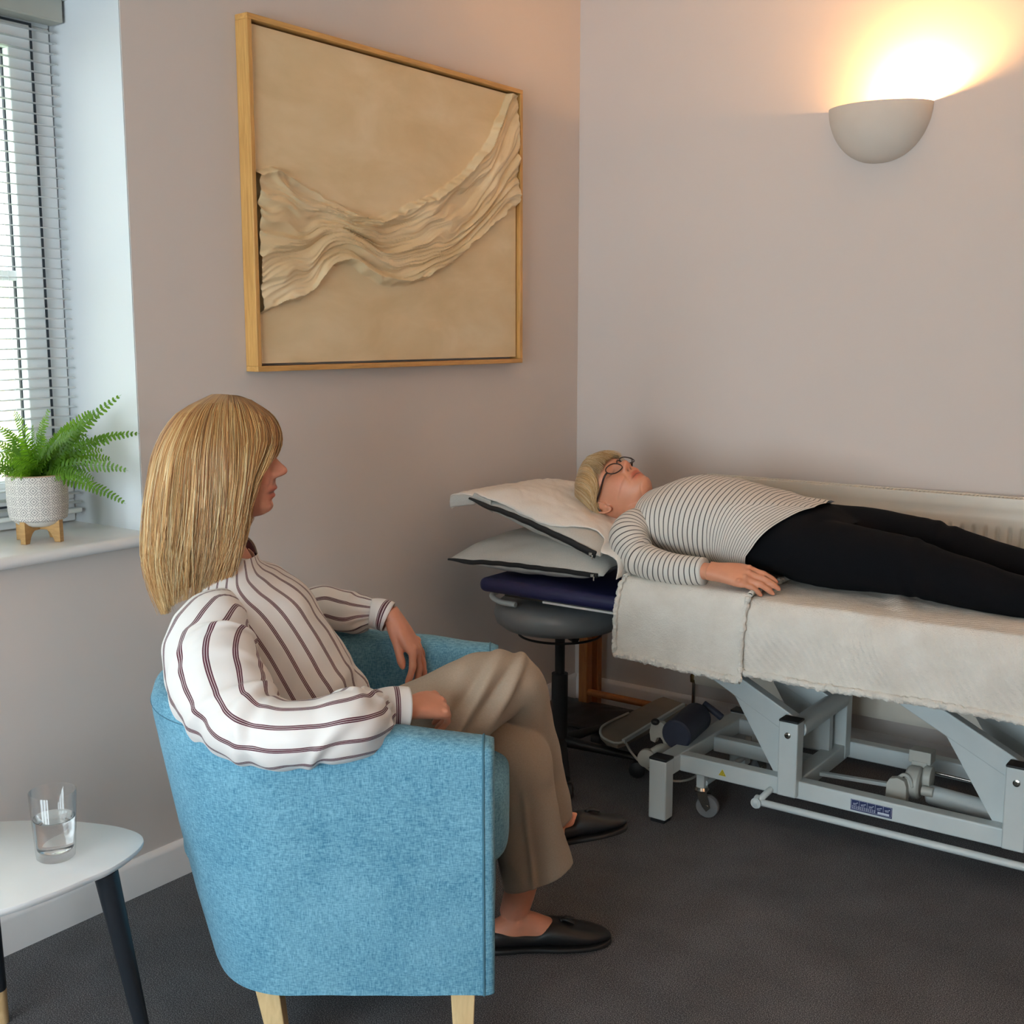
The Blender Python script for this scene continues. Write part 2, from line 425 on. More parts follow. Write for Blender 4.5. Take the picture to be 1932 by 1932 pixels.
# window 1: white plastic frame, two sashes, glazing bar, panes
def window(name, P, w, h, horiz, out, nsash=2, bar_z=None):
    """P lower start corner, horiz unit vector along width, out unit vector outwards"""
    P, H, O = V(P), V(horiz), V(out); Z = V((0, 0, 1))
    root = bpy.data.objects.new(name, None); COL.objects.link(root); root['kind'] = 'structure'
    WM[root] = Matrix.Identity(4)
    def fr(mb, a0, a1, b0, b1, bw, d0, d1):
        for (s0, s1, t0, t1) in ((a0, a1, b0, b0 + bw), (a0, a1, b1 - bw, b1), (a0, a0 + bw, b0 + bw, b1 - bw), (a1 - bw, a1, b0 + bw, b1 - bw)):
            q = [P + H * s + Z * t_ + O * d for s in (s0, s1) for t_ in (t0, t1) for d in (d0, d1)]
            mb.add(q, [(0, 1, 3, 2), (4, 6, 7, 5), (0, 4, 5, 1), (2, 3, 7, 6), (0, 2, 6, 4), (1, 5, 7, 3)])
    mb = MB(); fr(mb, 0, w, 0, h, 0.055, 0, 0.065)
    for k in range(1, nsash):
        x = w * k / nsash; q0 = P + H * (x - 0.03)
        mb.add([q0 + H * s + Z * t_ + O * d for s in (0, 0.06) for t_ in (0.055, h - 0.055) for d in (0, 0.065)], [(0, 1, 3, 2), (4, 6, 7, 5), (0, 4, 5, 1), (2, 3, 7, 6), (0, 2, 6, 4), (1, 5, 7, 3)])
    mb.build('window_frame', M['upvc'], root, normals=True, bevel=0.003)
    for k in range(nsash):
        a0 = 0.058 + k * w / nsash - (0.025 if k else 0); a1 = (k + 1) * w / nsash - (0.033 if k < nsash - 1 else 0.058)
        sm = MB(); fr(sm, a0, a1, 0.058, h - 0.058, 0.058, -0.012, 0.05)
        if bar_z:
            q0 = P + Z * (bar_z - 0.012); sm.add([q0 + H * s + Z * t_ + O * d for s in (a0 + 0.05, a1 - 0.05) for t_ in (0, 0.024) for d in (0.01, 0.035)], [(0, 1, 3, 2), (4, 6, 7, 5), (0, 4, 5, 1), (2, 3, 7, 6), (0, 2, 6, 4), (1, 5, 7, 3)])
        so = sm.build('sash', M['upvc'], root, normals=True, bevel=0.003)
        gm = MB(); fr(gm, a0 - 0.004, a1 + 0.004, 0.054, h - 0.054, 0.005, -0.0135, -0.008)
        fr(gm, a0 + 0.0575, a1 - 0.0575, 0.1155, h - 0.1155, 0.004, 0.012, 0.02)
        gm.build('gasket', M['gasket'], so, normals=True)
        pm = MB(); q = [P + H * s + Z * t_ + O * 0.022 for s, t_ in ((a0 + 0.05, 0.11), (a1 - 0.05, 0.11), (a1 - 0.05, h - 0.11), (a0 + 0.05, h - 0.11))]
        pm.add(q, [(0, 1, 2, 3)]); pm.build('pane', M['pane'], so)
    return root
window('window_1', (-0.265, L['y1'] - 0.006, L['z0'] + 0.002), L['y1'] - L['y0'] - 0.01, L['z1'] - L['z0'] - 0.005, (0, -1, 0), (-1, 0, 0), 2, bar_z=0.60)
window('window_2', (W2['x0'] + 0.003, ROOM_Y - 0.12, W2['z0'] + 0.003), W2['x1'] - W2['x0'] - 0.006, W2['z1'] - W2['z0'] - 0.006, (1, 0, 0), (0, -1, 0), 3)

# outside: lawn, brick garden wall, shrub
M['grass'] = mat('lawn', (96, 120, 60), 0.95, nscale=30, namp=0.3)
m, nt, b = _nt('pale_brick'); br = node(nt, 'ShaderNodeTexBrick'); nt.links.new(mapping(nt, (1, 1, 1), (pi / 2, 0, pi / 2)), br.inputs[0])
br.inputs['Color1'].default_value = (*lin((206, 186, 150)), 1); br.inputs['Color2'].default_value = (*lin((190, 168, 132)), 1); br.inputs['Mortar'].default_value = (*lin((215, 210, 200)), 1)
br.inputs['Scale'].default_value = 4; nt.links.new(br.outputs[0], b.inputs['Base Color']); b.inputs['Roughness'].default_value = 0.9; M['brick'] = m
struct(MB().box((-6, -3, -0.2), (11, 30, 0.1)).build('ground', M['grass']))
struct(MB().box((-4.5, -4, 0.75), (0.2, 20, 1.8)).build('garden_wall', M['brick']))
M['leafdark'] = mat('shrub_leaf', (70, 105, 45), 0.6, nscale=20, namp=0.4)
sh = thing('shrub', 'green garden shrub outside the window behind the blind', 'shrub', (-3.6, -1.6, -0.15))
mb = MB(); mb.tube([(-3.6, -1.6, -0.15), (-3.62, -1.6, 0.5), (-3.6, -1.55, 1.1)], [0.03, 0.025, 0.01], n=8, m=8); mb.build('stem', M['brick'], sh)
mb = MB()
for k in range(1500):
    d = V(rng.normal(size=3)).normalized() * (0.25 + 0.25 * rng.random() ** 0.5) ; c = V((-3.6, -1.6, 1.25)) + V((d.x, d.y * 1.1, d.z * 1.3))
    a = V(rng.normal(size=3)).normalized(); b2 = a.orthogonal().normalized()
    mb.add([c, c + a * 0.03 + b2 * 0.015, c + a * 0.07, c + a * 0.03 - b2 * 0.015], [(0, 1, 2, 3)])
mb.build('foliage', M['leafdark'], sh)

# venetian blind
bl = thing('venetian_blind', 'white venetian blind with open thin slats across the window', 'window blind', (-0.235, L['y1'] - 0.018, L['z1'] - 0.01))
bx = -0.235; by0, by1 = L['y0'] + 0.012, L['y1'] - 0.014
ztop = 2.075
MB().box((bx + 0.012, (by0 + by1) / 2, 2.102), (0.052, by1 - by0 + 0.006, 0.054)).build('valance', M['valance'], bl, bevel=0.004)
mb = MB(); n = 6
def slat_fn(zc):
    def fn(u, v):
        t = (v - 0.5) * 0.025; a = radians(6)
        return V((bx + t * cos(a), by0 + (by1 - by0) * u, zc - t * sin(a) * 1 + 0.0022 * (1 - (2 * v - 1) ** 2)))
    return fn
proto = MB().grid(slat_fn(ztop - 0.02), 1, n).build('slat', M['slat'], bl)
sm_ = proto.modifiers.new('solid', 'SOLIDIFY'); sm_.thickness = 0.0007
nsl = 48
for k in range(1, nsl):
    o = proto.copy(); COL.objects.link(o); o.parent = bl; o.location = (0, 0, -0.0236 * k)
zb = ztop - 0.02 - 0.0236 * nsl
MB().box((bx, (by0 + by1) / 2, zb + 0.004), (0.026, by1 - by0, 0.012)).build('bottom_rail', M['slat'], bl, bevel=0.003)
for yy in (by1 - 0.16, (by0 + by1) / 2, by0 + 0.16):
    mb = MB()
    for dx in (-0.013, 0.013): mb.tube([(bx + dx, yy, ztop), (bx + dx, yy, zb)], 0.0007, n=5)
    mb.build('cord', M['slat'], bl)

# ------------------------------------------------------------------ potted fern on the sill
M['pot'] = None
m, nt, b = _nt('patterned_pot')
uvn = node(nt, 'ShaderNodeTexCoord'); sep = node(nt, 'ShaderNodeSeparateXYZ'); nt.links.new(uvn.outputs['UV'], sep.inputs[0])
NU = 17.0
x = mathn(nt, 'MULTIPLY', sep.outputs[0], NU * 2); y = mathn(nt, 'MULTIPLY', sep.outputs[1], 82.0)
px_ = mathn(nt, 'ABSOLUTE', mathn(nt, 'SUBTRACT', mathn(nt, 'FRACT', mathn(nt, 'MULTIPLY', x, 0.5)), 0.5))
py_ = mathn(nt, 'ABSOLUTE', mathn(nt, 'SUBTRACT', mathn(nt, 'FRACT', mathn(nt, 'MULTIPLY', y, 0.5)), 0.5))
dd = mathn(nt, 'ADD', px_, py_)                                     # diamond distance 0..1
w_ = mathn(nt, 'FRACT', mathn(nt, 'MULTIPLY', dd, 4.0))
line = mathn(nt, 'GREATER_THAN', w_, 0.5)
brk = mathn(nt, 'GREATER_THAN', mathn(nt, 'MINIMUM', px_, py_), 0.03)
ln = mathn(nt, 'MULTIPLY', line, brk)
nt.links.new(mixc(nt, ln, lin((215, 208, 200)), lin((150, 145, 142))), b.inputs['Base Color']); b.inputs['Roughness'].default_value = 0.7
bump(nt, b, ln, -0.4, 0.001); M['pot'] = m
M['potrim'] = mat('bare_clay', (180, 150, 125), 0.8)
M['potwhite'] = mat('pot_white', (222, 218, 212), 0.6, namp=0.03)
M['soil'] = mat('soil', (52, 40, 32), 0.95, nscale=90, namp=0.4, bscale=150, bstr=1, bdist=0.003)
M['oak'] = wood('oak_wood', (168, 128, 78), (192, 152, 98), (6, 6, 30))
pc = onz(76, 1020, L['z0']); pc = V((pc.x, pc.y, L['z0'] + 0.0005))
pr = 0.066
fern = thing('potted_fern', 'green fern in a grey and white patterned pot on the window sill', 'potted plant', pc)
zs = 0.046
mb = MB()
for k in range(2):
    ang = radians(20 + 90 * k); d = V((cos(ang), sin(ang), 0)); w_ = V((-sin(ang), cos(ang), 0)) * 0.0065
    N = 24; vs_ = []
    for i in range(N + 1):
        t = -1 + 2 * i / N; xx = 0.058 * t
        lo = 0.034 * sqrt(max(0, 1 - (t / 0.72) ** 2)) if abs(t) < 0.72 else 0
        hi = zs - 0.011 * (1 - sst(0.55, 0.72, abs(t))) + (0.006 if abs(t) > 0.72 else 0)
        lo = min(lo, hi - 0.008)
        for s_ in (-1, 1): vs_ += [pc + d * xx + w_ * s_ + V((0, 0, lo)), pc + d * xx + w_ * s_ + V((0, 0, hi))]
    fc = []
    for i in range(N):
        a = i * 4; c = a + 4
        fc += [(a, c, c + 1, a + 1), (a + 2, a + 3, c + 3, c + 2), (a, a + 2, c + 2, c), (a + 1, c + 1, c + 3, a + 3)]
    fc += [(0, 1, 3, 2), (N * 4, N * 4 + 2, N * 4 + 3, N * 4 + 1)]
    mb.add(vs_, fc)
mb.build('plant_stand', M['oak'], fern, normals=True, sharp=0.5)
z0 = zs - 0.011
pot = MB().lathe([(0.0, z0), (0.03, z0), (0.045, z0 + 0.006), (0.056, z0 + 0.014)], pc, n=48)
pot.build('pot_foot', M['potwhite'], fern)
prof = [(0.056, z0 + 0.014), (0.0615, z0 + 0.018), (0.064, z0 + 0.03), (pr, z0 + 0.06), (pr, z0 + 0.112), (pr - 0.001, z0 + 0.116)]
po = MB().lathe(prof, pc, n=64).build('pot', M['pot'], fern)
MB().lathe([(pr - 0.001, z0 + 0.116), (pr - 0.003, z0 + 0.1185), (pr - 0.006, z0 + 0.116), (pr - 0.008, z0 + 0.09)], pc, n=64).build('pot_rim', M['potrim'], po)
MB().lathe([(0, z0 + 0.104), (pr - 0.007, z0 + 0.104)], pc, n=40).build('soil', M['soil'], fern)
m, nt, b = _nt('fern_leaf'); vec = mapping(nt)
nt.links.new(ramp(nt, noise_t(nt, vec, 18, 2), [(0.3, lin((52, 92, 18))), (0.7, lin((104, 146, 40)))]), b.inputs['Base Color'])
b.inputs['Roughness'].default_value = 0.5; b.inputs['Subsurface Weight'].default_value = 0.0
tl = node(nt, 'ShaderNodeBsdfTranslucent'); tl.inputs[0].default_value = (*lin((140, 190, 40)), 1)
mx = node(nt, 'ShaderNodeMixShader'); mx.inputs[0].default_value = 0.4
nt.links.new(b.outputs[0], mx.inputs[1]); nt.links.new(tl.outputs[0], mx.inputs[2]); nt.links.new(mx.outputs[0], nt.nodes['Material Output'].inputs[0])
M['fern'] = m
def frond(base, tip_dir, length, droop, wid, seed):
    r = random.Random(seed); mb = MB(); d = V(tip_dir).normalized(); p = V(base); N = 25; pts = []; roll = r.uniform(0.35, 1.25) * (1 if V(tip_dir).dot(RT) > -0.2 else -1)
    for i in range(N + 1):
        pts.append(p.copy()); d = (d + V((0, 0, -droop / N)) + V((r.uniform(-1, 1), r.uniform(-1, 1), r.uniform(-1, 1))) * 0.03).normalized(); p = p + d * length / N
    mb.ptube(pts, [0.0009 * (1 - i / N) + 0.0003 for i in range(N + 1)], n=4)
    for i in range(3, N):
        for h_ in (0.0,):
            t = (i + h_) / N; q = pts[i].lerp(pts[i + 1], h_); tg = (pts[i + 1] - pts[i]).normalized()
            side = tg.cross(V((0, 0, 1)));
            if side.length < 0.2: side = tg.cross(V((1, 0, 0)))
            side = Matrix.Rotation(roll + 0.5 * t, 3, tg) @ side
            side.normalize(); upn = side.cross(tg)
            wl = wid * min(1, t * 4.5) ** 0.7 * (1 - t) ** 0.5 * 1.12 * (0.9 + 0.2 * r.random())
            wl = max(wl, 0.002)
            for s_ in (-1, 1):
                dv = (side * s_ + tg * 0.35 + upn * r.uniform(-0.15, 0.25)).normalized(); w_ = tg * length / N * 0.36 * (0.75 + 0.3 * wl / wid)
                e = q + dv * wl - upn * wl * 0.12
                mid = q + dv * wl * 0.5 + upn * wl * 0.04
                e1 = q + dv * wl * 0.88 - upn * wl * 0.08
                mb.add([q - w_ * 0.7, mid - w_, e1 - w_ * 0.55, e, e1 + w_ * 0.55, mid + w_, q + w_ * 0.7], [(0, 1, 5, 6), (1, 2, 4, 5), (2, 3, 4)])
    return mb
ftop = pc + V((0, 0, z0 + 0.105))
R_ = random.Random(11)
# directions in the room: RT = right in the photo, FH = away
spec = [(30, 1.5, 0.25, 0.6, 0.024), (15, 1.1, 0.23, 0.9, 0.026), (5, 0.60, 0.22, 0.9, 0.027), (-15, 0.30, 0.21, 1.0, 0.024), (25, 0.85, 0.22, 0.8, 0.024), (160, 1.6, 0.22, 0.7, 0.024), (55, 1.4, 0.20, 0.8, 0.022), (85, 2.2, 0.20, 0.7, 0.023), (120, 1.5, 0.20, 1.0, 0.024)]
for k in range(40): spec.append((R_.uniform(-180, 180), R_.uniform(0.45, 2.6), R_.uniform(0.12, 0.20), R_.uniform(0.7, 1.5), R_.uniform(0.020, 0.027)))
for k, (az, el, ln_, dr, wd) in enumerate(spec):
    a = radians(az); dh = RT * cos(a) + FH * sin(a) * 0.7
    ln_ *= 1.08
    if dh.x < -0.3: ln_ *= 0.72                                   # towards the glass they stay short
    d = dh + V((0, 0, el))
    b0 = ftop + V((R_.uniform(-1, 1), R_.uniform(-1, 1), -0.2)) * 0.018
    frond(b0, d, ln_, dr, wd, k).build('frond', M['fern'], fern)

# ------------------------------------------------------------------ relief painting
M['pine'] = wood('pine_frame', (190, 138, 74), (218, 168, 98), (28, 28, 1.6), 0.4)
m, nt, b = _nt('painted_canvas'); vec = mapping(nt, (1, 1, 2.2))
f = noise_t(nt, vec, 3.5, 4, 0.55, 0.4)
nt.links.new(ramp(nt, f, [(0.32, lin((216, 190, 146))), (0.5, lin((224, 200, 158))), (0.68, lin((232, 210, 172)))]), b.inputs['Base Color'])
b.inputs['Roughness'].default_value = 0.42; bump(nt, b, noise_t(nt, mapping(nt, (1, 1, 3)), 26, 4), 0.35, 0.0012); M['canvas'] = m
PY0, PY1, PZ0, PZ1 = -1.571, -0.408, 1.263, 2.136
pt = thing('relief_painting', 'large cream textured canvas in a thin pine frame on the left wall', 'painting', (0.0, (PY0 + PY1) / 2, PZ0))
bw = 0.014
MB().box((0.0232, PY0 + bw / 2, (PZ0 + PZ1) / 2), (0.0445, bw, PZ1 - PZ0 - 2 * bw)).build('frame_side', M['pine'], pt, bevel=0.0015)
MB().box((0.0232, PY1 - bw / 2, (PZ0 + PZ1) / 2), (0.0445, bw, PZ1 - PZ0 - 2 * bw)).build('frame_side', M['pine'], pt, bevel=0.0015)
M['pineh'] = wood('pine_frame_rail', (190, 138, 74), (218, 168, 98), (28, 1.6, 28), 0.4)
MB().box((0.0232, (PY0 + PY1) / 2, PZ1 - bw / 2), (0.0445, PY1 - PY0, bw)).build('frame_top', M['pineh'], pt, bevel=0.0015)
MB().box((0.0232, (PY0 + PY1) / 2, PZ0 + bw / 2), (0.0445, PY1 - PY0, bw)).build('frame_bottom', M['pineh'], pt, bevel=0.0015)
top_px = [(488, 322), (520, 317), (560, 340), (620, 372), (680, 404), (720, 408), (780, 385), (840, 356), (880, 320), (920, 268), (945, 215), (962, 172), (975, 160)]
bot_px = [(497, 590), (540, 572), (580, 560), (612, 520), (650, 495), (690, 515), (718, 536), (770, 536), (820, 516), (870, 480), (930, 425), (984, 385)]
def to_yz(lst): return [(onx(x, y, 0.038).y, onx(x, y, 0.038).z) for x, y in lst]
TE, BE = to_yz(top_px), to_yz(bot_px)
g = 0.0205; CY0, CY1, CZ0, CZ1 = PY0 + g, PY1 - g, PZ0 + g, PZ1 - g
def relief(y, z):
    t = interp(TE, y)[0]; bt = interp(BE, y)[0]
    nz = N3(y * 18, z * 18) * 0.008 + N3(y * 45, z * 45, 3) * 0.004
    a, c = z - bt + nz, t - z + nz
    if a < -0.012 or c < -0.012: return 0.0
    e = sst(-0.004, 0.012, a) * sst(-0.004, 0.012, c)
    w = (z - bt) / max(t - bt, 0.05)
    wv = 0.9 * N3(y * 4.0, w * 1.5, 1) + 0.35 * N3(y * 11, w * 5, 7)
    h = 0
    for k, (fr, am) in enumerate(((4.2, 0.010), (9.5, 0.007), (19, 0.0038), (34, 0.0016))):
        h += am * (1 - abs(N3(y * 3.4 + k * 9, (w + wv * 0.22) * fr, k * 5.1)) * 2.6)
    rim = 0.010 * (gs(a - 0.008, 0.010) + gs(c - 0.008, 0.010))
    return e * (0.005 + max(h, -0.002) + rim)
def cf(u, v):
    y = CY0 + (CY1 - CY0) * u; z = CZ0 + (CZ1 - CZ0) * v
    return V((0.031 + relief(y, z), y, z))
cv = MB().grid(cf, 420, 320)
cv.box((0.015, (PY0 + PY1) / 2, (PZ0 + PZ1) / 2), (0.026, CY1 - CY0, CZ1 - CZ0))
# returned edges of the stretched canvas
for (a0, a1, c0, c1) in ((CY0, CY0, CZ0, CZ1), (CY1, CY1, CZ0, CZ1)):
    cv.add([V((0.028, a0, c0)), V((0.0312, a0, c0)), V((0.0312, a0, c1)), V((0.028, a0, c1))], [(0, 1, 2, 3)])
cv.build('canvas', M['canvas'], pt)

# ------------------------------------------------------------------ wall uplighter
M['plaster'] = mat('sconce_plaster', (214, 204, 192), 0.7, namp=0.02, bscale=200, bstr=0.05)
M['bulb'] = None
m, nt, b = _nt('bulb_glow'); b.inputs['Emission Color'].default_value = (1.0, 0.51, 0.18, 1); b.inputs['Emission Strength'].default_value = 6300
b.inputs['Base Color'].default_value = (1, 0.9, 0.8, 1); M['bulb'] = m
m2 = m.copy(); m2.name = 'fill_bulb_glow'; m2.node_tree.nodes['Principled BSDF'].inputs['Emission Strength'].default_value = 20800; m2.node_tree.nodes['Principled BSDF'].inputs['Emission Color'].default_value = (1.0, 0.57, 0.34, 1); M['fill_bulb'] = m2  # stronger glow for the two added lamps out of view
def wall_light(c, rz, label, bulb='bulb'):
    SW, SD, SH_ = 0.157, 0.115, 0.165
    sc = thing('wall_light', label, 'wall light', c, rz)
    Wc = WM[sc]
    def bowl(off):
        def fn(u, v):
            th = pi * u; ph = v * pi / 2                      # v=0 rim, v=1 lowest point
            r = cos(ph) ** 0.9 if v < 1 else 0
            return Wc @ V(((SW - off) * cos(th) * r, -(SD - off) * sin(th) * r - 0.0005, -(SH_ - off) * sin(ph) ** 1.05))
        return fn
    mb = MB().grid(bowl(0), 48, 24, flip=True).grid(bowl(0.006), 48, 24)
    mb.grid(lambda u, v: bowl(0)(u, 0).lerp(bowl(0.006)(u, 0), v), 48, 1)
    mb.build('bowl', M['plaster'], sc, weld=True)
    MB().ell(Wc @ V((0.085, -0.05, -0.024)), (0.014, 0.014, 0.014), n=16).build('bulb', M[bulb], sc)
    MB().lathe([(0.0, 0), (0.012, 0), (0.012, 0.045), (0.0, 0.045)], Wc @ V((0.04, -0.05, -0.024)), Wc.to_3x3() @ V((1, 0, 0)), n=16).build('lamp_holder', M['potwhite'], sc)
wall_light((1.077, 0, 2.034), 0, 'plain half-bowl plaster uplighter glowing warm on the back wall')
wall_light((ROOM_X, -2.4, 2.034), -pi / 2, 'added unseen half-bowl uplighter on the right wall, warm fill for the room', 'fill_bulb')  # added lamp out of view, put here for more warm light
wall_light((2.4, ROOM_Y, 2.34), pi, 'added unseen half-bowl uplighter high on the wall behind the viewer, warm fill', 'fill_bulb')  # another added lamp, unseen, strengthens the warm bounce off the ceiling

# ------------------------------------------------------------------ radiator
M['rad'] = mat('radiator_enamel', (222, 214, 200), 0.35, namp=0.02)
M['chrome'] = mat('chrome', (200, 195, 185), 0.18, 1.0, namp=0.02)
M['brass'] = mat('aged_brass', (110, 92, 60), 0.35, 1.0, namp=0.1)
RX0, RX1, RZ0, RZ1, RY = 0.552, 2.35, 0.170, 0.887, -0.1
rad = thing('radiator', 'long cream panel radiator low on the back wall behind the couch', 'radiator', (RX0, -0.03, RZ0))
def radf(u, v):
    x = RX0 + (RX1 - RX0) * u; z = RZ0 + (RZ1 - RZ0) * v; y = RY
    edge = sst(0.035, 0.05, z - RZ0) * sst(0.035, 0.05, RZ1 - z)
    y += -0.0 + 0.004 * (1 - sst(0.0, 0.004, z - RZ0)) + 0.006 * (1 - sst(0, 0.008, RZ1 - z)) * 0 + 0.0035 * gs(RZ1 - z - 0.04, 0.006)
    ph = ((x - RX0 - 0.04) / 0.0333) % 1.0
    inr = sst(0.07, 0.076, z - RZ0) * sst(0.085, 0.092, RZ1 - z) * sst(0.035, 0.04, x - RX0)
    g_ = sst(0.30, 0.38, ph) * (1 - sst(0.62, 0.70, ph))
    y += 0.010 * inr * g_
    return V((x, y, z))
mb = MB().grid(radf, 900, 70)
mb.box(((RX0 + RX1) / 2, -0.046, (RZ0 + RZ1) / 2), (RX1 - RX0, 0.012, RZ1 - RZ0))
mb.build('panel', M['rad'], rad, sharp=1.2)
mb = MB(); mb.box((RX0 - 0.001, -0.07, (RZ0 + RZ1) / 2 + 0.005), (0.002, 0.062, RZ1 - RZ0 - 0.02)); mb.build('side_cover', M['rad'], rad)
mb = MB(); mb.box(((RX0 + RX1) / 2, RY + 0.004, RZ1 + 0.002), (RX1 - RX0, 0.010, 0.006)); mb.box(((RX0 + RX1) / 2, -0.043, RZ1 + 0.002), (RX1 - RX0, 0.008, 0.006))
nb = 150
for k in range(nb): mb.box((RX0 + (RX1 - RX0) * (k + 0.5) / nb, -0.07, RZ1 + 0.001), (0.005, 0.06, 0.004))
mb.build('top_grille', M['rad'], rad)
M['darkin'] = mat('dark_inside', (60, 54, 46), 0.9)
MB().box(((RX0 + RX1) / 2, -0.07, RZ1 - 0.02), (RX1 - RX0 - 0.01, 0.045, 0.004)).build('dark_sheet', M['darkin'], rad)  # flat dark sheet: shade inside the radiator put in as colour
vx = RX0 - 0.018
mb = MB(); mb.tube([(vx, -0.07, 0.0), (vx, -0.07, 0.09), (vx, -0.07, 0.172)], 0.0065, n=12); mb.build('pipe', M['chrome'], rad)
mb = MB(); mb.lathe([(0, 0), (0.013, 0), (0.014, 0.02), (0.011, 0.028), (0.013, 0.032), (0.013, 0.05), (0, 0.05)], (vx, -0.07, 0.168), n=16); mb.tube([(vx, -0.07, 0.198), (vx + 0.03, -0.07, 0.198)], 0.009, n=12); mb.build('valve', M['brass'], rad)
MB().lathe([(0, 0), (0.011, 0), (0.0125, 0.01), (0.012, 0.04), (0.009, 0.046), (0, 0.046)], (vx, -0.07, 0.219), n=16).build('valve_cap', M['potwhite'], rad)
for xx in (RX0 + 0.2, RX1 - 0.2): MB().box((xx, -0.0205, 0.5), (0.04, 0.039, 0.5)).build('wall_bracket', M['rad'], rad)

# ------------------------------------------------------------------ side table and glass
M['white_lac'] = mat('white_lacquer', (240, 240, 240), 0.32, namp=0.01)
M['blackleg'] = mat('black_lacquer', (32, 36, 42), 0.4, namp=0.05)
M['woodtip'] = wood('leg_tip_wood', (196, 160, 112), (212, 180, 134), (20, 20, 4))
TZ = 0.45
# outline of the rounded-triangle top, traced on the plane of the top
op = [onz(x, y, TZ) for x, y in ((271, 1586), (262, 1571), (226, 1559), (168, 1551), (112, 1547), (56, 1547), (0, 1549))]
op += [V((0.255, -2.56, TZ)), V((0.225, -2.64, TZ)), V((0.235, -2.74, TZ)), V((0.30, -2.83, TZ)), V((0.40, -2.875, TZ)), V((0.51, -2.865, TZ)), V((0.60, -2.80, TZ))]
op += [onz(x, y, TZ) for x, y in ((0, 1716), (93, 1685), (173, 1652), (214, 1634), (255, 1606))]
ring = []
nO = len(op)
for i in range(nO):
    for k in range(6): ring.append(cr(op[i - 1], op[i], op[(i + 1) % nO], op[(i + 2) % nO], k / 6))
cen = sum(ring, V((0, 0, 0))) / len(ring)
tb = thing('side_table', 'small white rounded triangular side table with black splayed legs', 'side table', (cen.x, cen.y, 0))
mb = MB(); prof = [(0.0, 0.0), (0.985, 0.0), (0.997, -0.0015), (1.0, -0.005), (0.992, -0.010), (0.970, -0.015), (0.0, -0.015)]
vs_ = []; n = len(ring)
for k, (q, dz) in enumerate(prof):
    for p in ring: vs_.append(cen + (p - cen) * max(q, 0.001) + V((0, 0, dz)))
fc = [(k * n + i, k * n + (i + 1) % n, (k + 1) * n + (i + 1) % n, (k + 1) * n + i) for k in range(len(prof) - 1) for i in range(n)]
mb.add(vs_, fc).build('table_top', M['white_lac'], tb, normals=True)
a1 = onz(218, 1668, TZ - 0.03); legs = [((a1.x - 0.035, a1.y + 0.005, TZ - 0.016), None), ((0.34, -2.55, TZ - 0.016), (0.246, -2.476, 0)), ((0.42, -2.80, TZ - 0.016), (0.36, -2.93, 0))]
e1 = onz(285, 2010, 0.0); legs[0] = (legs[0][0], (e1.x, e1.y, 0))
for a, e in legs:
    a, e = V(a), V(e); c = a.lerp(e, 0.80)
    lo = MB().tube([a, c], [0.021, 0.0135], n=24).build('leg', M['blackleg'], tb)
    MB().tube([c, e + V((0, 0, 0.0))], [0.0133, 0.0105], n=24).build('leg_tip', M['woodtip'], lo)
gc = onz(106, 1617, TZ) ; gc.z = TZ + 0.0003
gl = thing('drinking_glass', 'clear tumbler half full of water on the white side table', 'glass', gc)
hh, r0, r1 = 0.122, 0.0325, 0.040
mb = MB().lathe([(0, 0.0), (r0 - 0.003, 0.0), (r0, 0.003), (r0 + 0.001, 0.015), (r1, hh - 0.001), (r1 - 0.001, hh), (r1 - 0.002, hh - 0.001), (r0 - 0.0012, 0.02), (r0 - 0.004, 0.014), (0, 0.012)], gc, n=64)
mb.build('tumbler', M['pane'], gl, sharp=1.2, normals=True)
rw = lambda h: (r0 - 0.0012) + (r1 - 0.002 - r0 + 0.0012) * (h - 0.02) / (hh - 0.021) + 0.0003
mb = MB().lathe([(0, 0.0122), (r0 - 0.0042, 0.0142), (rw(0.02), 0.02), (rw(0.074), 0.074), (rw(0.074) - 0.001, 0.0725), (0, 0.0723)], gc, n=64)
mb.build('water', M['water'], gl, sharp=1.2, normals=True)
# ================================================================== TREATMENT COUCH
M['steel'] = mat('powder_coated_steel', (196, 204, 204), 0.38, namp=0.03, bscale=300, bstr=0.05)
M['cap'] = mat('black_plastic', (28, 28, 30), 0.5, namp=0.1)
M['navy'] = mat('navy_vinyl', (30, 32, 74), 0.45, namp=0.08, bscale=400, bstr=0.1)
M['greyplastic'] = mat('grey_plastic', (176, 176, 168), 0.45, namp=0.04)
M['rubber'] = mat('grey_rubber', (110, 112, 114), 0.6)
M['slate'] = mat('slate_plastic', (52, 56, 72), 0.5)
M['cable'] = mat('pale_cable', (170, 168, 158), 0.5)
M['tray'] = mat('beige_tray', (128, 118, 104), 0.5, namp=0.08)
YC = -0.58
co = thing('treatment_couch', 'hydraulic treatment couch with navy cushion and pale grey steel base', 'treatment couch', (0.80, YC, 0))
def post(x0, y0, w, d, h, foot=True):
    p = MB().box((x0 + w / 2, y0 + d / 2, h / 2 + 0.004), (w, d, h - 0.012)).build('leg', M['steel'], co, bevel=0.004)
    MB().box((x0 + w / 2, y0 + d / 2, h + 0.001), (w + 0.001, d + 0.001, 0.007)).build('end_cap', M['cap'], p, bevel=0.002)
    MB().box((x0 + w / 2, y0 + d / 2, 0.0045), (w * 0.8, d * 0.8, 0.009)).build('foot_pad', M['cap'], p)
for x0 in (0.798, 2.10):
    for y0 in (-0.853, -0.335): post(x0, y0, 0.054, 0.045, 0.184)
    MB().box((x0 + 0.027, -0.57, 0.156), (0.05, 0.475, 0.048)).build('cross_member', M['steel'], co, bevel=0.004)
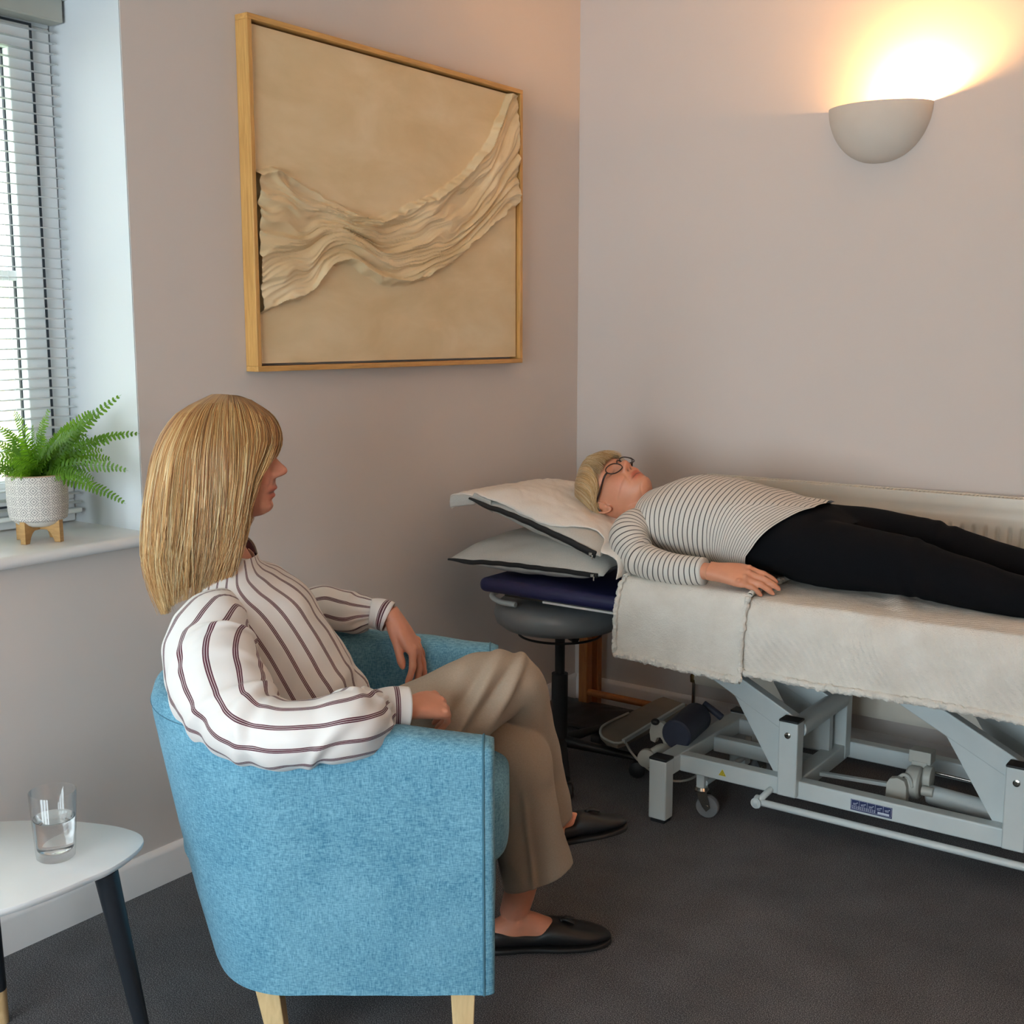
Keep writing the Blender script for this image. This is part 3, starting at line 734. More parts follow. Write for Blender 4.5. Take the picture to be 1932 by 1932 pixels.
MB().box((1.475, -0.745, 0.155), (1.255, 0.04, 0.049)).build('side_beam', M['steel'], co, bevel=0.004)
MB().box((1.475, -0.36, 0.155), (1.255, 0.04, 0.049)).build('side_beam', M['steel'], co, bevel=0.004)
MB().box((1.0, -0.54, 0.150), (0.30, 0.035, 0.044)).build('side_beam', M['steel'], co, bevel=0.004)
for k, x0 in enumerate((1.149, 1.722)):
    for y0 in (-0.785, -0.42):
        u = MB().box((x0 + 0.027, y0 + 0.0225, 0.24), (0.053, 0.045, 0.205)).build('upright', M['steel'], co, bevel=0.004)
        MB().box((x0 + 0.027, y0 + 0.0225, 0.3455), (0.054, 0.046, 0.006)).build('end_cap', M['cap'], u, bevel=0.002)
        MB().lathe([(0, 0), (0.0085, 0), (0.0085, 0.003), (0.005, 0.004), (0.004, 0.006), (0, 0.006)], (x0 + 0.027, y0 - 0.0005, 0.308), (0, -1, 0), n=20).build('bolt', M['chrome'], u)
    MB().box((x0 + 0.027, -0.56, 0.156), (0.048, 0.33, 0.046)).build('cross_member', M['steel'], co, bevel=0.004)
    MB().tube([(x0 + 0.03, -0.735, 0.315), (x0 + 0.03, -0.42, 0.315)], 0.028, n=24).build('pivot_tube', M['steel'], co)
    # lifting arms, near and far, with gusset plate
    for y0 in (-0.712, -0.475):
        a = V((x0 + 0.035, y0, 0.305)); t = V((-0.894, 0, 0.447)); e = a + t * 0.60
        mb = MB().bar(a, e, 0.034, 0.055, up=(0, 0, 1)); mb.build('lifting_arm', M['steel'], co, bevel=0.003)
        pts = [(-0.160, 0.375), (-0.035, 0.175), (0.03, 0.175), (0.03, 0.30)]
        vs_ = [V((x0 + px_, y0 + s_, z)) for s_ in (-0.013, 0.013) for px_, z in pts]
        MB().add(vs_, [(0, 1, 2, 3), (7, 6, 5, 4), (0, 4, 5, 1), (1, 5, 6, 2), (2, 6, 7, 3), (3, 7, 4, 0)]).build('gusset_plate', M['steel'], co, normals=True, bevel=0.001)
mb = MB()
for y0 in (-0.80, -0.36): mb.box((1.52, y0, 0.565), (1.56, 0.03, 0.045))
for x0 in (0.76, 1.1, 1.5, 1.9, 2.28): mb.box((x0, -0.58, 0.565), (0.03, 0.44, 0.04))
mb.build('top_frame', M['steel'], co, bevel=0.003)
for xb, yb in ((1.372, -0.765), (0.80, -0.80), (1.94, -0.765)):
    k_ = MB().box((xb, yb, 0.503), (0.05, 0.045, 0.085)).build('bracket', M['steel'], co, bevel=0.004)
    MB().lathe([(0, 0), (0.010, 0), (0.010, 0.003), (0.004, 0.006), (0, 0.006)], (xb, yb - 0.023, 0.492), (0, -1, 0), n=20).build('bolt', M['chrome'], k_)
# cushions
def cushion(name, x0, x1, y0, y1, z0, z1, r):
    mb = MB(); mb.box(((x0 + x1) / 2, (y0 + y1) / 2, (z0 + z1) / 2), (x1 - x0, y1 - y0, z1 - z0))
    o = mb.build(name, M['navy'], co); b_ = o.modifiers.new('b', 'BEVEL'); b_.width = r; b_.segments = 5; return o
cushion('cushion', 0.745, 2.33, -0.905, -0.265, 0.59, 0.672, 0.028)
cushion('head_cushion', 0.235, 0.738, -0.905, -0.265, 0.597, 0.640, 0.019)
mb = MB(); mb.box((0.5, -0.58, 0.585), (0.44, 0.50, 0.02)); mb.build('head_board', M['darkin'], co)
MB().bar((0.46, -0.885, 0.592), (0.735, -0.885, 0.592), 0.012, 0.006).build('board_edge', M['potwhite'], co)
# bent grab handle under the head end
hp = spline([ony(973, 1141, -0.86), ony(946, 1136, -0.86), ony(930, 1127, -0.845), ony(931, 1120, -0.80), ony(950, 1112, -0.66)], 24)
MB().ptube(hp, 0.0085, n=12).build('grab_handle', M['steel'], co)
# foot bar along the base
fb = MB(); fb.tube([(1.104, -0.80, 0.112), (2.12, -0.80, 0.112)], 0.0095, n=16); fo = fb.build('foot_bar', M['steel'], co)
for xx in (1.104, 2.12): MB().lathe([(0, 0), (0.017, 0), (0.018, 0.003), (0.018, 0.012), (0.016, 0.014), (0, 0.014)], (xx + 0.006, -0.80, 0.112), (-1, 0, 0), n=24).build('bar_end', M['steel'], fo)
MB().lathe([(0, 0), (0.014, 0), (0.0145, 0.004), (0, 0.005)], (1.104, -0.811, 0.112), (0, -1, 0), n=24).build('bar_end', M['steel'], fo)
MB().ptube(spline([(1.106, -0.80, 0.114), (1.118, -0.79, 0.130), (1.125, -0.765, 0.140)], 8), 0.009, n=10).build('bar_bracket', M['steel'], fo)
# castors
def castor(c, ang):
    c = V(c); d = V((cos(ang), sin(ang), 0)); sd = V((-sin(ang), cos(ang), 0))
    k_ = MB(); k_.box(c + V((0, 0, 0.112)), (0.024, 0.024, 0.055)); st = k_.build('castor', M['steel'], co)
    MB().lathe([(0, 0), (0.019, 0), (0.021, 0.004), (0.017, 0.012), (0, 0.012)], c + V((0, 0, 0.076)), n=24).build('swivel', M['chrome'], st)
    w = c + d * 0.018 + V((0, 0, 0.033)); mb = MB()
    for s_ in (-1, 1):
        q = [c + sd * s_ * 0.015 + V((0, 0, 0.078)) - d * 0.016, c + sd * s_ * 0.015 + V((0, 0, 0.078)) + d * 0.018, w + sd * s_ * 0.014 + d * 0.012, w + sd * s_ * 0.014 - V((0, 0, 0.012)), w + sd * s_ * 0.014 - d * 0.012]
        mb.add(q + [p + sd * s_ * 0.0015 for p in q], [(0, 1, 2, 3, 4), (9, 8, 7, 6, 5)] + [(i, (i + 1) % 5, 5 + (i + 1) % 5, 5 + i) for i in range(5)])
    mb.build('fork', M['chrome'], st, normals=True)
    MB().lathe([(0, -0.010), (0.024, -0.010), (0.031, -0.010), (0.033, -0.006), (0.033, 0.006), (0.031, 0.010), (0.024, 0.010), (0, 0.010)], w, sd, n=32).build('wheel', M['rubber'], st)
    MB().lathe([(0, -0.017), (0.007, -0.017), (0.007, 0.017), (0, 0.017)], w, sd, n=16).build('axle', M['chrome'], st)
castor((0.905, -0.735, 0), radians(10)); castor((0.905, -0.37, 0), radians(60)); castor((2.0, -0.735, 0), radians(20)); castor((2.0, -0.37, 0), radians(20))
MB().tube([(0.915, -0.735, 0.10), (0.915, -0.37, 0.10)], 0.008, n=12).build('castor_link', M['steel'], co)
# actuator with motor housing, drawn between the arms
g0 = ony(1722, 1478, -0.60)
mb = MB()
mb.lathe([(0, -0.020), (0.036, -0.020), (0.043, -0.014), (0.043, 0.014), (0.036, 0.020), (0, 0.020)], g0 + V((0.004, 0.0, 0.004)), (1, 0.05, 0), n=36)
mb.lathe([(0, -0.012), (0.026, -0.012), (0.031, -0.008), (0.031, 0.010), (0, 0.014)], g0 + V((0.034, 0.02, 0.018)), (1, 0.05, 0), n=30)
mb.lathe([(0, 0), (0.013, 0), (0.013, 0.03), (0, 0.03)], g0 + V((0.03, -0.02, -0.006)), (1, 0.05, 0), n=20)
pl_ = [(-0.030, -0.034), (-0.028, 0.010), (-0.020, 0.024), (0.0, 0.029), (0.018, 0.024), (0.024, 0.008), (0.026, -0.034)]
vs_ = [g0 + V((a - 0.022, y_, b_)) for y_ in (-0.062, -0.040) for a, b_ in pl_]; n = len(pl_)
mb.add(vs_, [tuple(range(n)), tuple(range(n, 2 * n))[::-1]] + [(i, (i + 1) % n, n + (i + 1) % n, n + i) for i in range(n)])
mb.box(g0 + V((-0.012, -0.030, -0.012)), (0.030, 0.03, 0.03))
mb.box(g0 + V((0.008, 0.045, 0.066)), (0.058, 0.045, 0.034)); mb.box(g0 + V((0.008, 0.035, 0.040)), (0.04, 0.03, 0.03))
mb.ptube(spline([g0 + V((-0.03, -0.038, 0.018)), g0 + V((-0.012, -0.040, 0.034)), g0 + V((0.004, -0.040, 0.026)), g0 + V((0.012, -0.042, 0.004))], 16), 0.005, n=8)
mo = mb.build('motor', M['greyplastic'], co, normals=True, bevel=0.002)
MB().lathe([(0, 0), (0.014, 0), (0.022, 0.004), (0.0255, 0.012), (0.0255, 0.26), (0.020, 0.268), (0, 0.268)], ony(1748, 1497, -0.60), (0.985, 0, -0.05), n=32).build('actuator_tube', M['steel'], co)
MB().tube([ony(1757, 1456, -0.545), ony(1857, 1480, -0.545)], 0.0035, n=10).build('push_rod', M['chrome'], co)
MB().bar(ony(1700, 1484, -0.60), V((1.19, -0.60, 0.150)), 0.016, 0.010).build('drive_bar', M['steel'], co, bevel=0.001)
MB().tube([ony(1725, 1490, -0.60), ony(1752, 1496, -0.60)], 0.007, n=12).build('spindle', M['greyplastic'], co)
MB().lathe([(0, 0), (0.02, 0), (0.02, 0.03), (0, 0.03)], ony(1890, 1541, -0.63), (0.2, -1, 0), n=24).build('rod_clevis', M['steel'], co)
# plate with five pictogram boxes, warning triangle
M['plateblue'] = mat('label_blue', (38, 50, 92), 0.4); M['platewhite'] = mat('label_white', (205, 212, 226), 0.5); M['yellow'] = mat('label_yellow', (222, 200, 48), 0.5)
yb = -0.7656
px0, pz0, pz1 = 1.346, 0.1385, 0.1665
lp = MB().box((1.4, yb, 0.1525), (0.108, 0.0008, 0.029)).build('type_plate', M['plateblue'], co)
mb = MB(); yy = yb - 0.0006
mb.box((1.4, yy, 0.1415), (0.104, 0.0003, 0.0006)); mb.box((1.4, yy, 0.1662), (0.104, 0.0003, 0.0006))
for k in range(6): mb.box((1.348 + 0.0208 * k, yy, 0.1545), (0.0006, 0.0003, 0.022))
for k in range(5):
    cx = 1.3585 + 0.0208 * k
    mb.bar((cx - 0.006, yy, 0.1560), (cx + 0.004, yy, 0.1572 + 0.0012 * (k % 2)), 0.0003, 0.0014); mb.box((cx + 0.005, yy, 0.1592), (0.0022, 0.0003, 0.0022)); mb.box((cx - 0.001, yy, 0.1532), (0.009, 0.0003, 0.0008))
for r_ in range(3): 
    for q in range(12): mb.box((1.352 + 0.0052 * q, yy, 0.1498 - 0.0028 * r_), (0.0035, 0.0003, 0.0010))
mb.box((1.432, yy, 0.1458), (0.030, 0.0003, 0.0055)); mb.build('pictograms', M['platewhite'], lp)
tx, tz = 0.981, 0.1525
def tri(mb, s, y_, m_=0): mb.add([V((tx - s, y_, tz - s * 0.6)), V((tx + s, y_, tz - s * 0.6)), V((tx, y_, tz + s * 1.1))], [(0, 1, 2)], mi=m_)
mb = MB(); tri(mb, 0.0115, yb); tri(mb, 0.0085, yb - 0.0003, 1); tri(mb, 0.007, yb - 0.0006, 0)
mb.box((tx, yb - 0.0009, tz + 0.001), (0.0014, 0.0002, 0.006), mi=1); mb.box((tx, yb - 0.0009, tz - 0.0032), (0.0014, 0.0002, 0.0012), mi=1)
mb.build('warning_sticker', [M['yellow'], M['cap']], co)
# foot plate, motor and cable at the head end of the base
def poly_slab(mb, pts, th, mi=0):
    n = len(pts); top = [V(p) for p in pts]; bot = [p - V((0, 0, th)) for p in top]
    mb.add(top + bot, [tuple(range(n))[::-1], tuple(range(n, 2 * n))] + [(i, (i + 1) % n, n + (i + 1) % n, n + i) for i in range(n)], mi=mi); return mb
zt_ = 0.125
tp = [onz(x, y, zt_) for x, y in ((1133, 1388), (1131, 1378), (1140, 1368), (1240, 1318), (1252, 1314), (1300, 1330), (1290, 1343), (1180, 1401), (1165, 1406), (1145, 1400))]
poly_slab(MB(), tp, 0.012).build('foot_plate', M['tray'], co, normals=True, bevel=0.003)
ep = [onz(x, y, zt_ + 0.006) for x, y in ((1290, 1330), (1176, 1399))]
MB().bar(ep[0], ep[1], 0.010, 0.012).build('plate_edge', M['steel'], co)
rim = spline([onz(x, y, zt_ + 0.004) for x, y in ((1186, 1345), (1150, 1362), (1134, 1374), (1136, 1390), (1160, 1402), (1176, 1400))], 24)
MB().ptube(rim, 0.004, n=8).build('plate_rim', M['greyplastic'], co)
g1 = ony(1285, 1372, -0.62)
MB().lathe([(0, 0), (0.040, 0), (0.045, 0.005), (0.045, 0.165), (0.040, 0.17), (0, 0.17)], V((g1.x + 0.025, -0.70, g1.z + 0.002)), (-0.10, 1, 0.05), n=32).build('motor_drum', M['slate'], co)
cl = ony(1244, 1385, -0.70)
mb = MB(); vs_ = []
prof2 = [(-0.028, 0.028), (-0.020, 0.036), (0.006, 0.036), (0.018, 0.028), (0.028, -0.034), (0.016, -0.034), (0.010, -0.018), (0.002, -0.010), (-0.008, -0.014), (-0.014, -0.030), (-0.030, -0.026), (-0.034, 0.0)]
for s_ in (0, 0.02): vs_ += [cl + V((a, s_, b_)) for a, b_ in prof2]
n = len(prof2); mb.add(vs_, [tuple(range(n)), tuple(range(n, 2 * n))[::-1]] + [(i, (i + 1) % n, n + (i + 1) % n, n + i) for i in range(n)])
mb.build('clamp', M['greyplastic'], co, normals=True, bevel=0.002)
MB().ell(cl + V((-0.012, -0.004, 0.036)), (0.013, 0.012, 0.010), n=16).build('clamp_knob', M['cap'], co)
mb = MB(); mb.lathe([(0, 0), (0.024, 0), (0.027, 0.006), (0.026, 0.022), (0.015, 0.030), (0, 0.030)], ony(1222, 1428, -0.74), (0.3, -1, 0.1), n=28)
mb.tube([ony(1222, 1428, -0.745), ony(1246, 1412, -0.72), ony(1262, 1415, -0.68)], 0.014, n=14, m=8); mb.build('hinge_knob', M['greyplastic'], co)
MB().ptube(spline([ony(1398 - 70, 1328, -0.5), ony(1345, 1340, -0.5), ony(1362, 1354, -0.5)], 10), 0.011, n=10).build('release_lever', M['slate'], co)
cb = spline([onz(1050, 1345, 0.012), onz(1088, 1347, 0.012), onz(1110, 1340, 0.014), onz(1165, 1352, 0.03), onz(1178, 1395, 0.115), ony(1200, 1430, -0.73), ony(1240, 1462, -0.74), ony(1275, 1474, -0.74), ony(1310, 1466, -0.66), ony(1330, 1440, -0.5)], 60)
MB().ptube(cb, 0.0036, n=8).build('power_cable', M['cable'], co)

# ------------------------------------------------------------------ fleece blankets
def fleece(name, ridge):
    m, nt, b = _nt(name); vec = mapping(nt)
    f = noise_t(nt, vec, 260, 4, 0.65); g_ = noise_t(nt, vec, 11, 4, 0.6)
    nt.links.new(ramp(nt, g_, [(0.3, lin((218, 210, 198))), (0.7, lin((234, 228, 218)))]), b.inputs['Base Color'])
    b.inputs['Roughness'].default_value = 1.0; b.inputs['Sheen Weight'].default_value = 0.15; b.inputs['Sheen Roughness'].default_value = 0.6
    pv = bump(nt, b, f, 0.8, 0.004)
    pv = bump(nt, b, g_, 0.6, 0.012, pv)
    if ridge:
        w = node(nt, 'ShaderNodeTexWave', wave_type='BANDS', bands_direction='X'); w.inputs['Scale'].default_value = 26; w.inputs['Distortion'].default_value = 1.2; w.inputs['Detail'].default_value = 2
        nt.links.new(mapping(nt, (1, 1, 1), (radians(0), radians(38), radians(38))), w.inputs['Vector'])
        bump(nt, b, w.outputs['Fac'], 0.35, 0.004, pv)
    return m
M['fleece'] = fleece('cream_fleece', True); M['fleece2'] = fleece('cream_fleece_smooth', False)
ZT = 0.694
def drape(off, hem, y_out, x):
    """cross-section of the couch top: s in 0..1 from the back edge over the top and down the near side"""
    pts = [V((x, -0.262, 0.60)), V((x, -0.258, ZT - 0.012 + off)), V((x, -0.30, ZT + off)), V((x, -0.6, ZT + off)), V((x, -0.86, ZT + off - 0.002)), V((x, -0.905 - off, ZT - 0.014 + off)), V((x, y_out + 0.006, ZT - 0.06)), V((x, y_out, (ZT + hem) / 2)), V((x, y_out - 0.004, hem))]
    return pts
def blanket(name, x0, x1, off, hemf, y_out, m, label, nu, wr=1.0, left_hem=True, right_hem=True):
    root = thing(name, label, 'blanket', (x0, -0.58, ZT))
    cache = {}
    def fn(u, v):
        x = x0 + (x1 - x0) * u
        key = round(u, 5)
        if key not in cache:
            P_ = drape(off, hemf(x), y_out, x); cache[key] = spline(P_, 90)
        q = cache[key]; k = v * 89; i = min(int(k), 88); p = q[i].lerp(q[i + 1], k - i)
        hang = sst(0.62, 0.8, v)
        n1 = N3(x * 5 + v * 3.5, v * 4.0, off * 90 + 1) * 0.010 + N3(x * 12 + v * 8, v * 6, 5) * 0.004
        top = (1 - hang)
        p.z += top * wr * (n1 * 0.45 - 0.004 * abs(N3(x * 9 - v * 6, v * 10, 9)))
        p.y -= hang * wr * (n1 + 0.006 * N3(x * 7 + v * 5, 3.3, 2))
        # soft diagonal folds near the knees
        p.y -= hang * wr * 0.006 * gs((x - 1.42) - (v - 0.8) * 0.5, 0.03)
        p.z += top * wr * 0.010 * gs((x - 1.40) - (v - 0.5) * 0.35, 0.025) * sst(0.35, 0.55, v)
        p += V((N3(x * 150, v * 200, 1), N3(x * 150, v * 200, 4), N3(x * 150, v * 200, 8))) * 0.0009
        return p
    o = MB().grid(fn, nu, 110).build('blanket_cloth', m, root); sd = o.modifiers.new('s', 'SOLIDIFY'); sd.thickness = 0.007; sd.offset = 1
    mb = MB()
    hp = [fn(i / 160, 1.0) + V((0, -0.001, 0.004)) for i in range(161)]
    def fluffy(pts, r):
        vs_ = []; fc = []; n = 14; N = len(pts)
        for i in range(N):
            t = (pts[min(i + 1, N - 1)] - pts[max(i - 1, 0)]).normalized(); a = V((0, 1, 0)) if abs(t.y) < 0.8 else V((0, 0, 1)); a = (a - t * a.dot(t)).normalized(); b_ = t.cross(a)
            for j in range(n):
                d = a * cos(2 * pi * j / n) + b_ * sin(2 * pi * j / n)
                q = pts[i] + d * r; vs_.append(q + d * (N3(q.x * 90, q.y * 90, q.z * 90) * 0.0045 + N3(q.x * 260, q.y * 260, q.z * 260) * 0.002))
        for i in range(N - 1):
            for j in range(n): fc.append((i * n + j, i * n + (j + 1) % n, (i + 1) * n + (j + 1) % n, (i + 1) * n + j))
        mb.add(vs_, fc + [tuple(range(n))[::-1], tuple((N - 1) * n + j for j in range(n))])
    def dens(pts, m_): return spline(pts, m_)
    fluffy(dens(hp, 560), 0.0095)
    for flag, u in ((left_hem, 0.0), (right_hem, 1.0)):
        if flag: fluffy(dens([fn(u, j / 110) + V((0, -0.002, 0.002)) for j in range(50, 111)], 260), 0.0065)
    mb.build('fluffy_hem', M['fleece2'], root)
    return root
hem1 = lambda x: 0.505 + 0.004 * sin(x * 9)
blanket('fleece_blanket', 1.02, 2.34, 0.002, hem1, -0.936, M['fleece'], 'cream ribbed fleece blanket spread over the couch under the legs', 260, left_hem=False)
blanket('fleece_blanket', 0.742, 1.112, 0.013, lambda x: 0.496 - 0.012 * (x - 0.74) / 0.37, -0.950, M['fleece2'], 'smooth cream fleece blanket folded over the head end of the couch', 90, wr=0.6)

# ------------------------------------------------------------------ pillows
M['pillow'] = fabric('grey_pillow_cotton', (184, 180, 172), (202, 198, 190), 1600, 0.85, big=5, bstr=0.15, bdist=0.0004, lowamp=0.3)
M['sheet'] = fabric('white_cotton', (226, 216, 206), (238, 230, 220), 1600, 0.85, big=5, bstr=0.12, bdist=0.0004, lowamp=0.2)
M['zip'] = mat('black_zip', (20, 20, 21), 0.6)
def prof(t, p=0.5, c=3.2): return max(0.0, 1 - abs(t) ** c) ** p
def pillow_pt(c, ex, ey, ez, L_, W_, Tt, u, v, side, sag, off=0):
    """u, v in -1..1, side +-1"""
    th = Tt * prof(u, 0.55, 2.6) * prof(v, 0.55, 2.6)
    x = u * (1 - 0.07 * (1 - v * v)) * L_ / 2 if abs(u) > 0 else 0; y = v * (1 - 0.07 * (1 - u * u)) * W_ / 2
    wr = 0.004 * N3(u * 5, v * 5, side * 3.0) + 0.006 * N3(u * 2, v * 3, 4) * (abs(u) ** 2)
    return c + ex * x + ey * y + ez * (side * (th + off) + wr + sag(u, v))
def pillow(label, c, ex, ey, L_, W_, Tt, sag, cat='pillow', zipu=(-1, 0.93)):
    ex, ey = V(ex).normalized(), V(ey).normalized(); ez = ex.cross(ey).normalized(); c = V(c)
    root = thing('pillow', label, cat, c)
    sp = lambda t: sin(t * pi / 2) * 0.55 + t * 0.45
    mb = MB()
    for side in (1, -1):
        mb.grid(lambda a, b_: pillow_pt(c, ex, ey, ez, L_, W_, Tt, sp(2 * a - 1), sp(2 * b_ - 1), side, sag), 70, 56, flip=side < 0)
    mb.build('pillowcase', M['pillow'], root, weld=True)
    zp = [pillow_pt(c, ex, ey, ez, L_, W_, Tt, zipu[0] + (zipu[1] - zipu[0]) * i / 60, -1, 1, sag) - ey * 0.001 for i in range(61)]
    vs_ = []; n = 8
    mb = MB()
    for i, p in enumerate(zp):
        t = (zp[min(i + 1, 60)] - zp[max(i - 1, 0)]).normalized()
        hh_ = (0.0072 + 0.004 * (i / 60) * (ex.z < -0.1)) * min(1, 0.45 + i / 12)
        for j in range(n):
            a = 2 * pi * j / n; vs_.append(p + ey * -0.004 * cos(a) + ez * hh_ * sin(a))
    mb.add(vs_, [(i * n + j, i * n + (j + 1) % n, (i + 1) * n + (j + 1) % n, (i + 1) * n + j) for i in range(60) for j in range(n)] + [tuple(range(n)), tuple(60 * n + j for j in range(n))])
    z_ = mb.build('zip', M['zip'], root, normals=True)
    e = zp[-2]; mb = MB(); mb.box(e + V((-0.006, -0.006, 0)), (0.010, 0.003, 0.008)); mb.box(e + V((0.0, -0.007, -0.008)), (0.004, 0.0015, 0.012)); mb.build('zip_pull', M['chrome'], z_, bevel=0.0005)
    return c, ex, ey, ez
pa = ony(846, 1055, -0.885); pb = ony(1138, 1087, -0.885)
exl = (pb - pa); L1 = exl.length; ctr = (pa + pb) / 2
pillow('lower grey pillow with a black zip lying on the navy head cushion', (ctr.x, -0.885 + 0.215, ctr.z + 0.024), exl, (0, 1, 0), L1, 0.43, 0.060, lambda u, v: -0.024 * v * v if v < 0 else -0.02 * v * v)
# upper pillow tilted towards the feet
ua = ony(893, 942, -0.875); ub = ony(1126, 1046, -0.875)
exu = (ub - ua); L2 = exu.length; cu_ = (ua + ub) / 2; cu_.y = -0.875 + 0.235; cu_.z += 0.004
sag2 = lambda u, v: -0.006 * v * v - 0.020 * gs(u - 0.45, 0.45) * gs(v - 0.0, 0.5) + 0.012 * gs(u + 1, 0.5) * 0
PU = pillow('upper grey pillow with a black zip tilted on top of the lower pillow', cu_, exu, (0, 1, 0), L2 * 1.06, 0.47, 0.058, sag2)
# white pillow slip laid over the upper pillow, one end hanging past it
slip = thing('pillow_slip', 'white cotton pillow slip draped over the upper pillow under the head', 'pillowcase', cu_)
c, ex, ey, ez = PU
Lp, Wp = L2 * 1.06, 0.47
def slipf(a, b_):
    # a along the length: head end overhang, over the pillow, down to the blanket; b_ from near edge to far edge
    s_ = -1.32 + a * 2.95
    nearv = -0.99 + 0.28 * sst(0.15, 0.75, s_) * (1 - sst(0.85, 1.02, s_)) + 0.012 * sin(s_ * 11) - 0.10 * sst(0.9, 1.3, s_)
    v = nearv + (1.08 - nearv) * b_
    if s_ < -0.97:
        t = (-0.97 - s_) / 0.35
        p = pillow_pt(c, ex, ey, ez, Lp, Wp, 0.058, -0.97, max(-0.99, min(v, 0.99)), 1, sag2, 0.003)
        p = p - ex * 0.085 * t * (1.0 - 0.25 * b_) - ez * (0.004 * t + 0.0 * t * t) + V((0, 0, -0.022 * t * t))
        if v > 0.99: p += ey * (v - 0.99) * Wp / 2
    elif s_ <= 0.93:
        p = pillow_pt(c, ex, ey, ez, Lp, Wp, 0.058, s_, max(-0.99, min(v, 0.99)), 1, sag2, 0.004)
        if v > 0.99: p += ey * (v - 0.99) * Wp / 2 - ez * 0.02
        lift = 0.012 * gs(b_, 0.15) * (1 - sst(-0.7, -0.3, s_)); p += ez * lift
    else:
        t = (s_ - 0.93) / 0.70
        p0 = pillow_pt(c, ex, ey, ez, Lp, Wp, 0.058, 0.93, max(-0.99, min(v, 0.99)), 1, sag2, 0.004)
        if v > 0.99: p0 += ey * (v - 0.99) * Wp / 2 - ez * 0.02
        end = V((0.728, p0.y * b_ - 0.930 * (1 - b_), ZT + 0.016 - 0.012 * (1 - b_)))
        p = p0.lerp(end, t) + V((0.030 * sin(pi * t), 0, 0.02 * sin(pi * t)))
    p += ez * 0.035 * sst(0.45, 0.95, b_) * gs(s_ - 0.25, 0.45)
    p += ez * (0.0035 * N3(s_ * 3, v * 4, 8) + 0.0025 * N3((s_ + v) * 9, v * 3, 2) + 0.002 * abs(N3(s_ * 2 + v * 6, v * 14, 6)))
    return p
so = MB().grid(slipf, 130, 70).build('slip_cloth', M['sheet'], slip); q = so.modifiers.new('s', 'SOLIDIFY'); q.thickness = 0.0025; q.offset = 1
# turned hem at the open end
def hemf_(a, b_):
    p = slipf(0.0, 0.0 + a * 1.0); return p + V((-0.002, -0.001, -0.036 * b_ * (1 - 0.3 * a))) + ex * 0.006 * b_
hm_ = MB().grid(hemf_, 40, 6).build('slip_hem', M['sheet'], slip); q = hm_.modifiers.new('s', 'SOLIDIFY'); q.thickness = 0.003
def flapf(a, b_):
    # underside of the open slip running back under the pillow along the near edge
    s_ = -1.32 + a * 0.62; p = slipf((s_ + 1.32) / 2.95, 0.0)
    u_ = pillow_pt(c, ex, ey, ez, Lp, Wp, 0.058, max(s_, -0.97), -0.9, -1, sag2, 0.003)
    q_ = p + V((0, 0, -0.036)); q_ = q_.lerp(u_, sst(0, 1, a) )
    return p.lerp(q_, b_) + V((0, -0.004 * sin(pi * b_), 0))
fl_ = MB().grid(flapf, 40, 8).build('slip_flap', M['pillow'], slip); q = fl_.modifiers.new('s', 'SOLIDIFY'); q.thickness = 0.002

# ------------------------------------------------------------------ round stool
M['greyvinyl'] = mat('grey_vinyl', (128, 132, 134), 0.35, namp=0.05, bscale=300, bstr=0.08)
M['blackmetal'] = mat('black_metal', (20, 20, 21), 0.45)
scx, scy = 0.372, -0.665
st = thing('stool', 'round grey padded stool with a black gas lift under the head cushion', 'stool', (scx, scy, 0))
sz = 0.462
MB().lathe([(0, 0), (0.14, 0.0), (0.178, 0.006), (0.198, 0.022), (0.205, 0.047), (0.199, 0.071), (0.180, 0.087), (0.135, 0.096), (0, 0.098)], (scx, scy, sz), n=64).build('seat', M['greyvinyl'], st, sharp=1.2)
MB().lathe([(0, -0.004), (0.11, -0.004), (0.11, 0.002), (0, 0.002)], (scx, scy, sz), n=32).build('seat_plate', M['blackmetal'], st)
rr = 0.128; MB().ptube([(scx + rr * cos(a), scy + rr * sin(a), sz - 0.022) for a in np.linspace(0, 2 * pi, 60)], 0.0038, n=8).build('lever_ring', M['blackmetal'], st)
MB().tube([(scx, scy, 0.30), (scx, scy, sz)], 0.0155, n=20).build('gas_lift', M['blackmetal'], st)
MB().tube([(scx, scy, 0.08), (scx, scy, 0.312)], 0.0255, n=20).build('column_cover', M['cap'], st)
MB().tube([(scx + 0.02, scy - 0.02, sz - 0.012), (scx + 0.09, scy - 0.05, sz - 0.018)], [0.008, 0.013], n=12).build('lever', M['blackmetal'], st)
for k in range(5):
    a = radians(20 + 72 * k); e = V((scx + 0.25 * cos(a), scy + 0.25 * sin(a), 0.062))
    lo = MB().loft([((scx, scy, 0.095), 0.018, 0.022), (e, 0.010, 0.014)], n=12, m=6).build('leg', M['cap'], st)
    w = V((e.x, e.y, 0.026)); sd = V((-sin(a), cos(a), 0))
    MB().lathe([(0, -0.022), (0.018, -0.022), (0.0255, -0.016), (0.0255, 0.016), (0.018, 0.022), (0, 0.022)], w, sd, n=20).build('castor', M['cap'], lo)
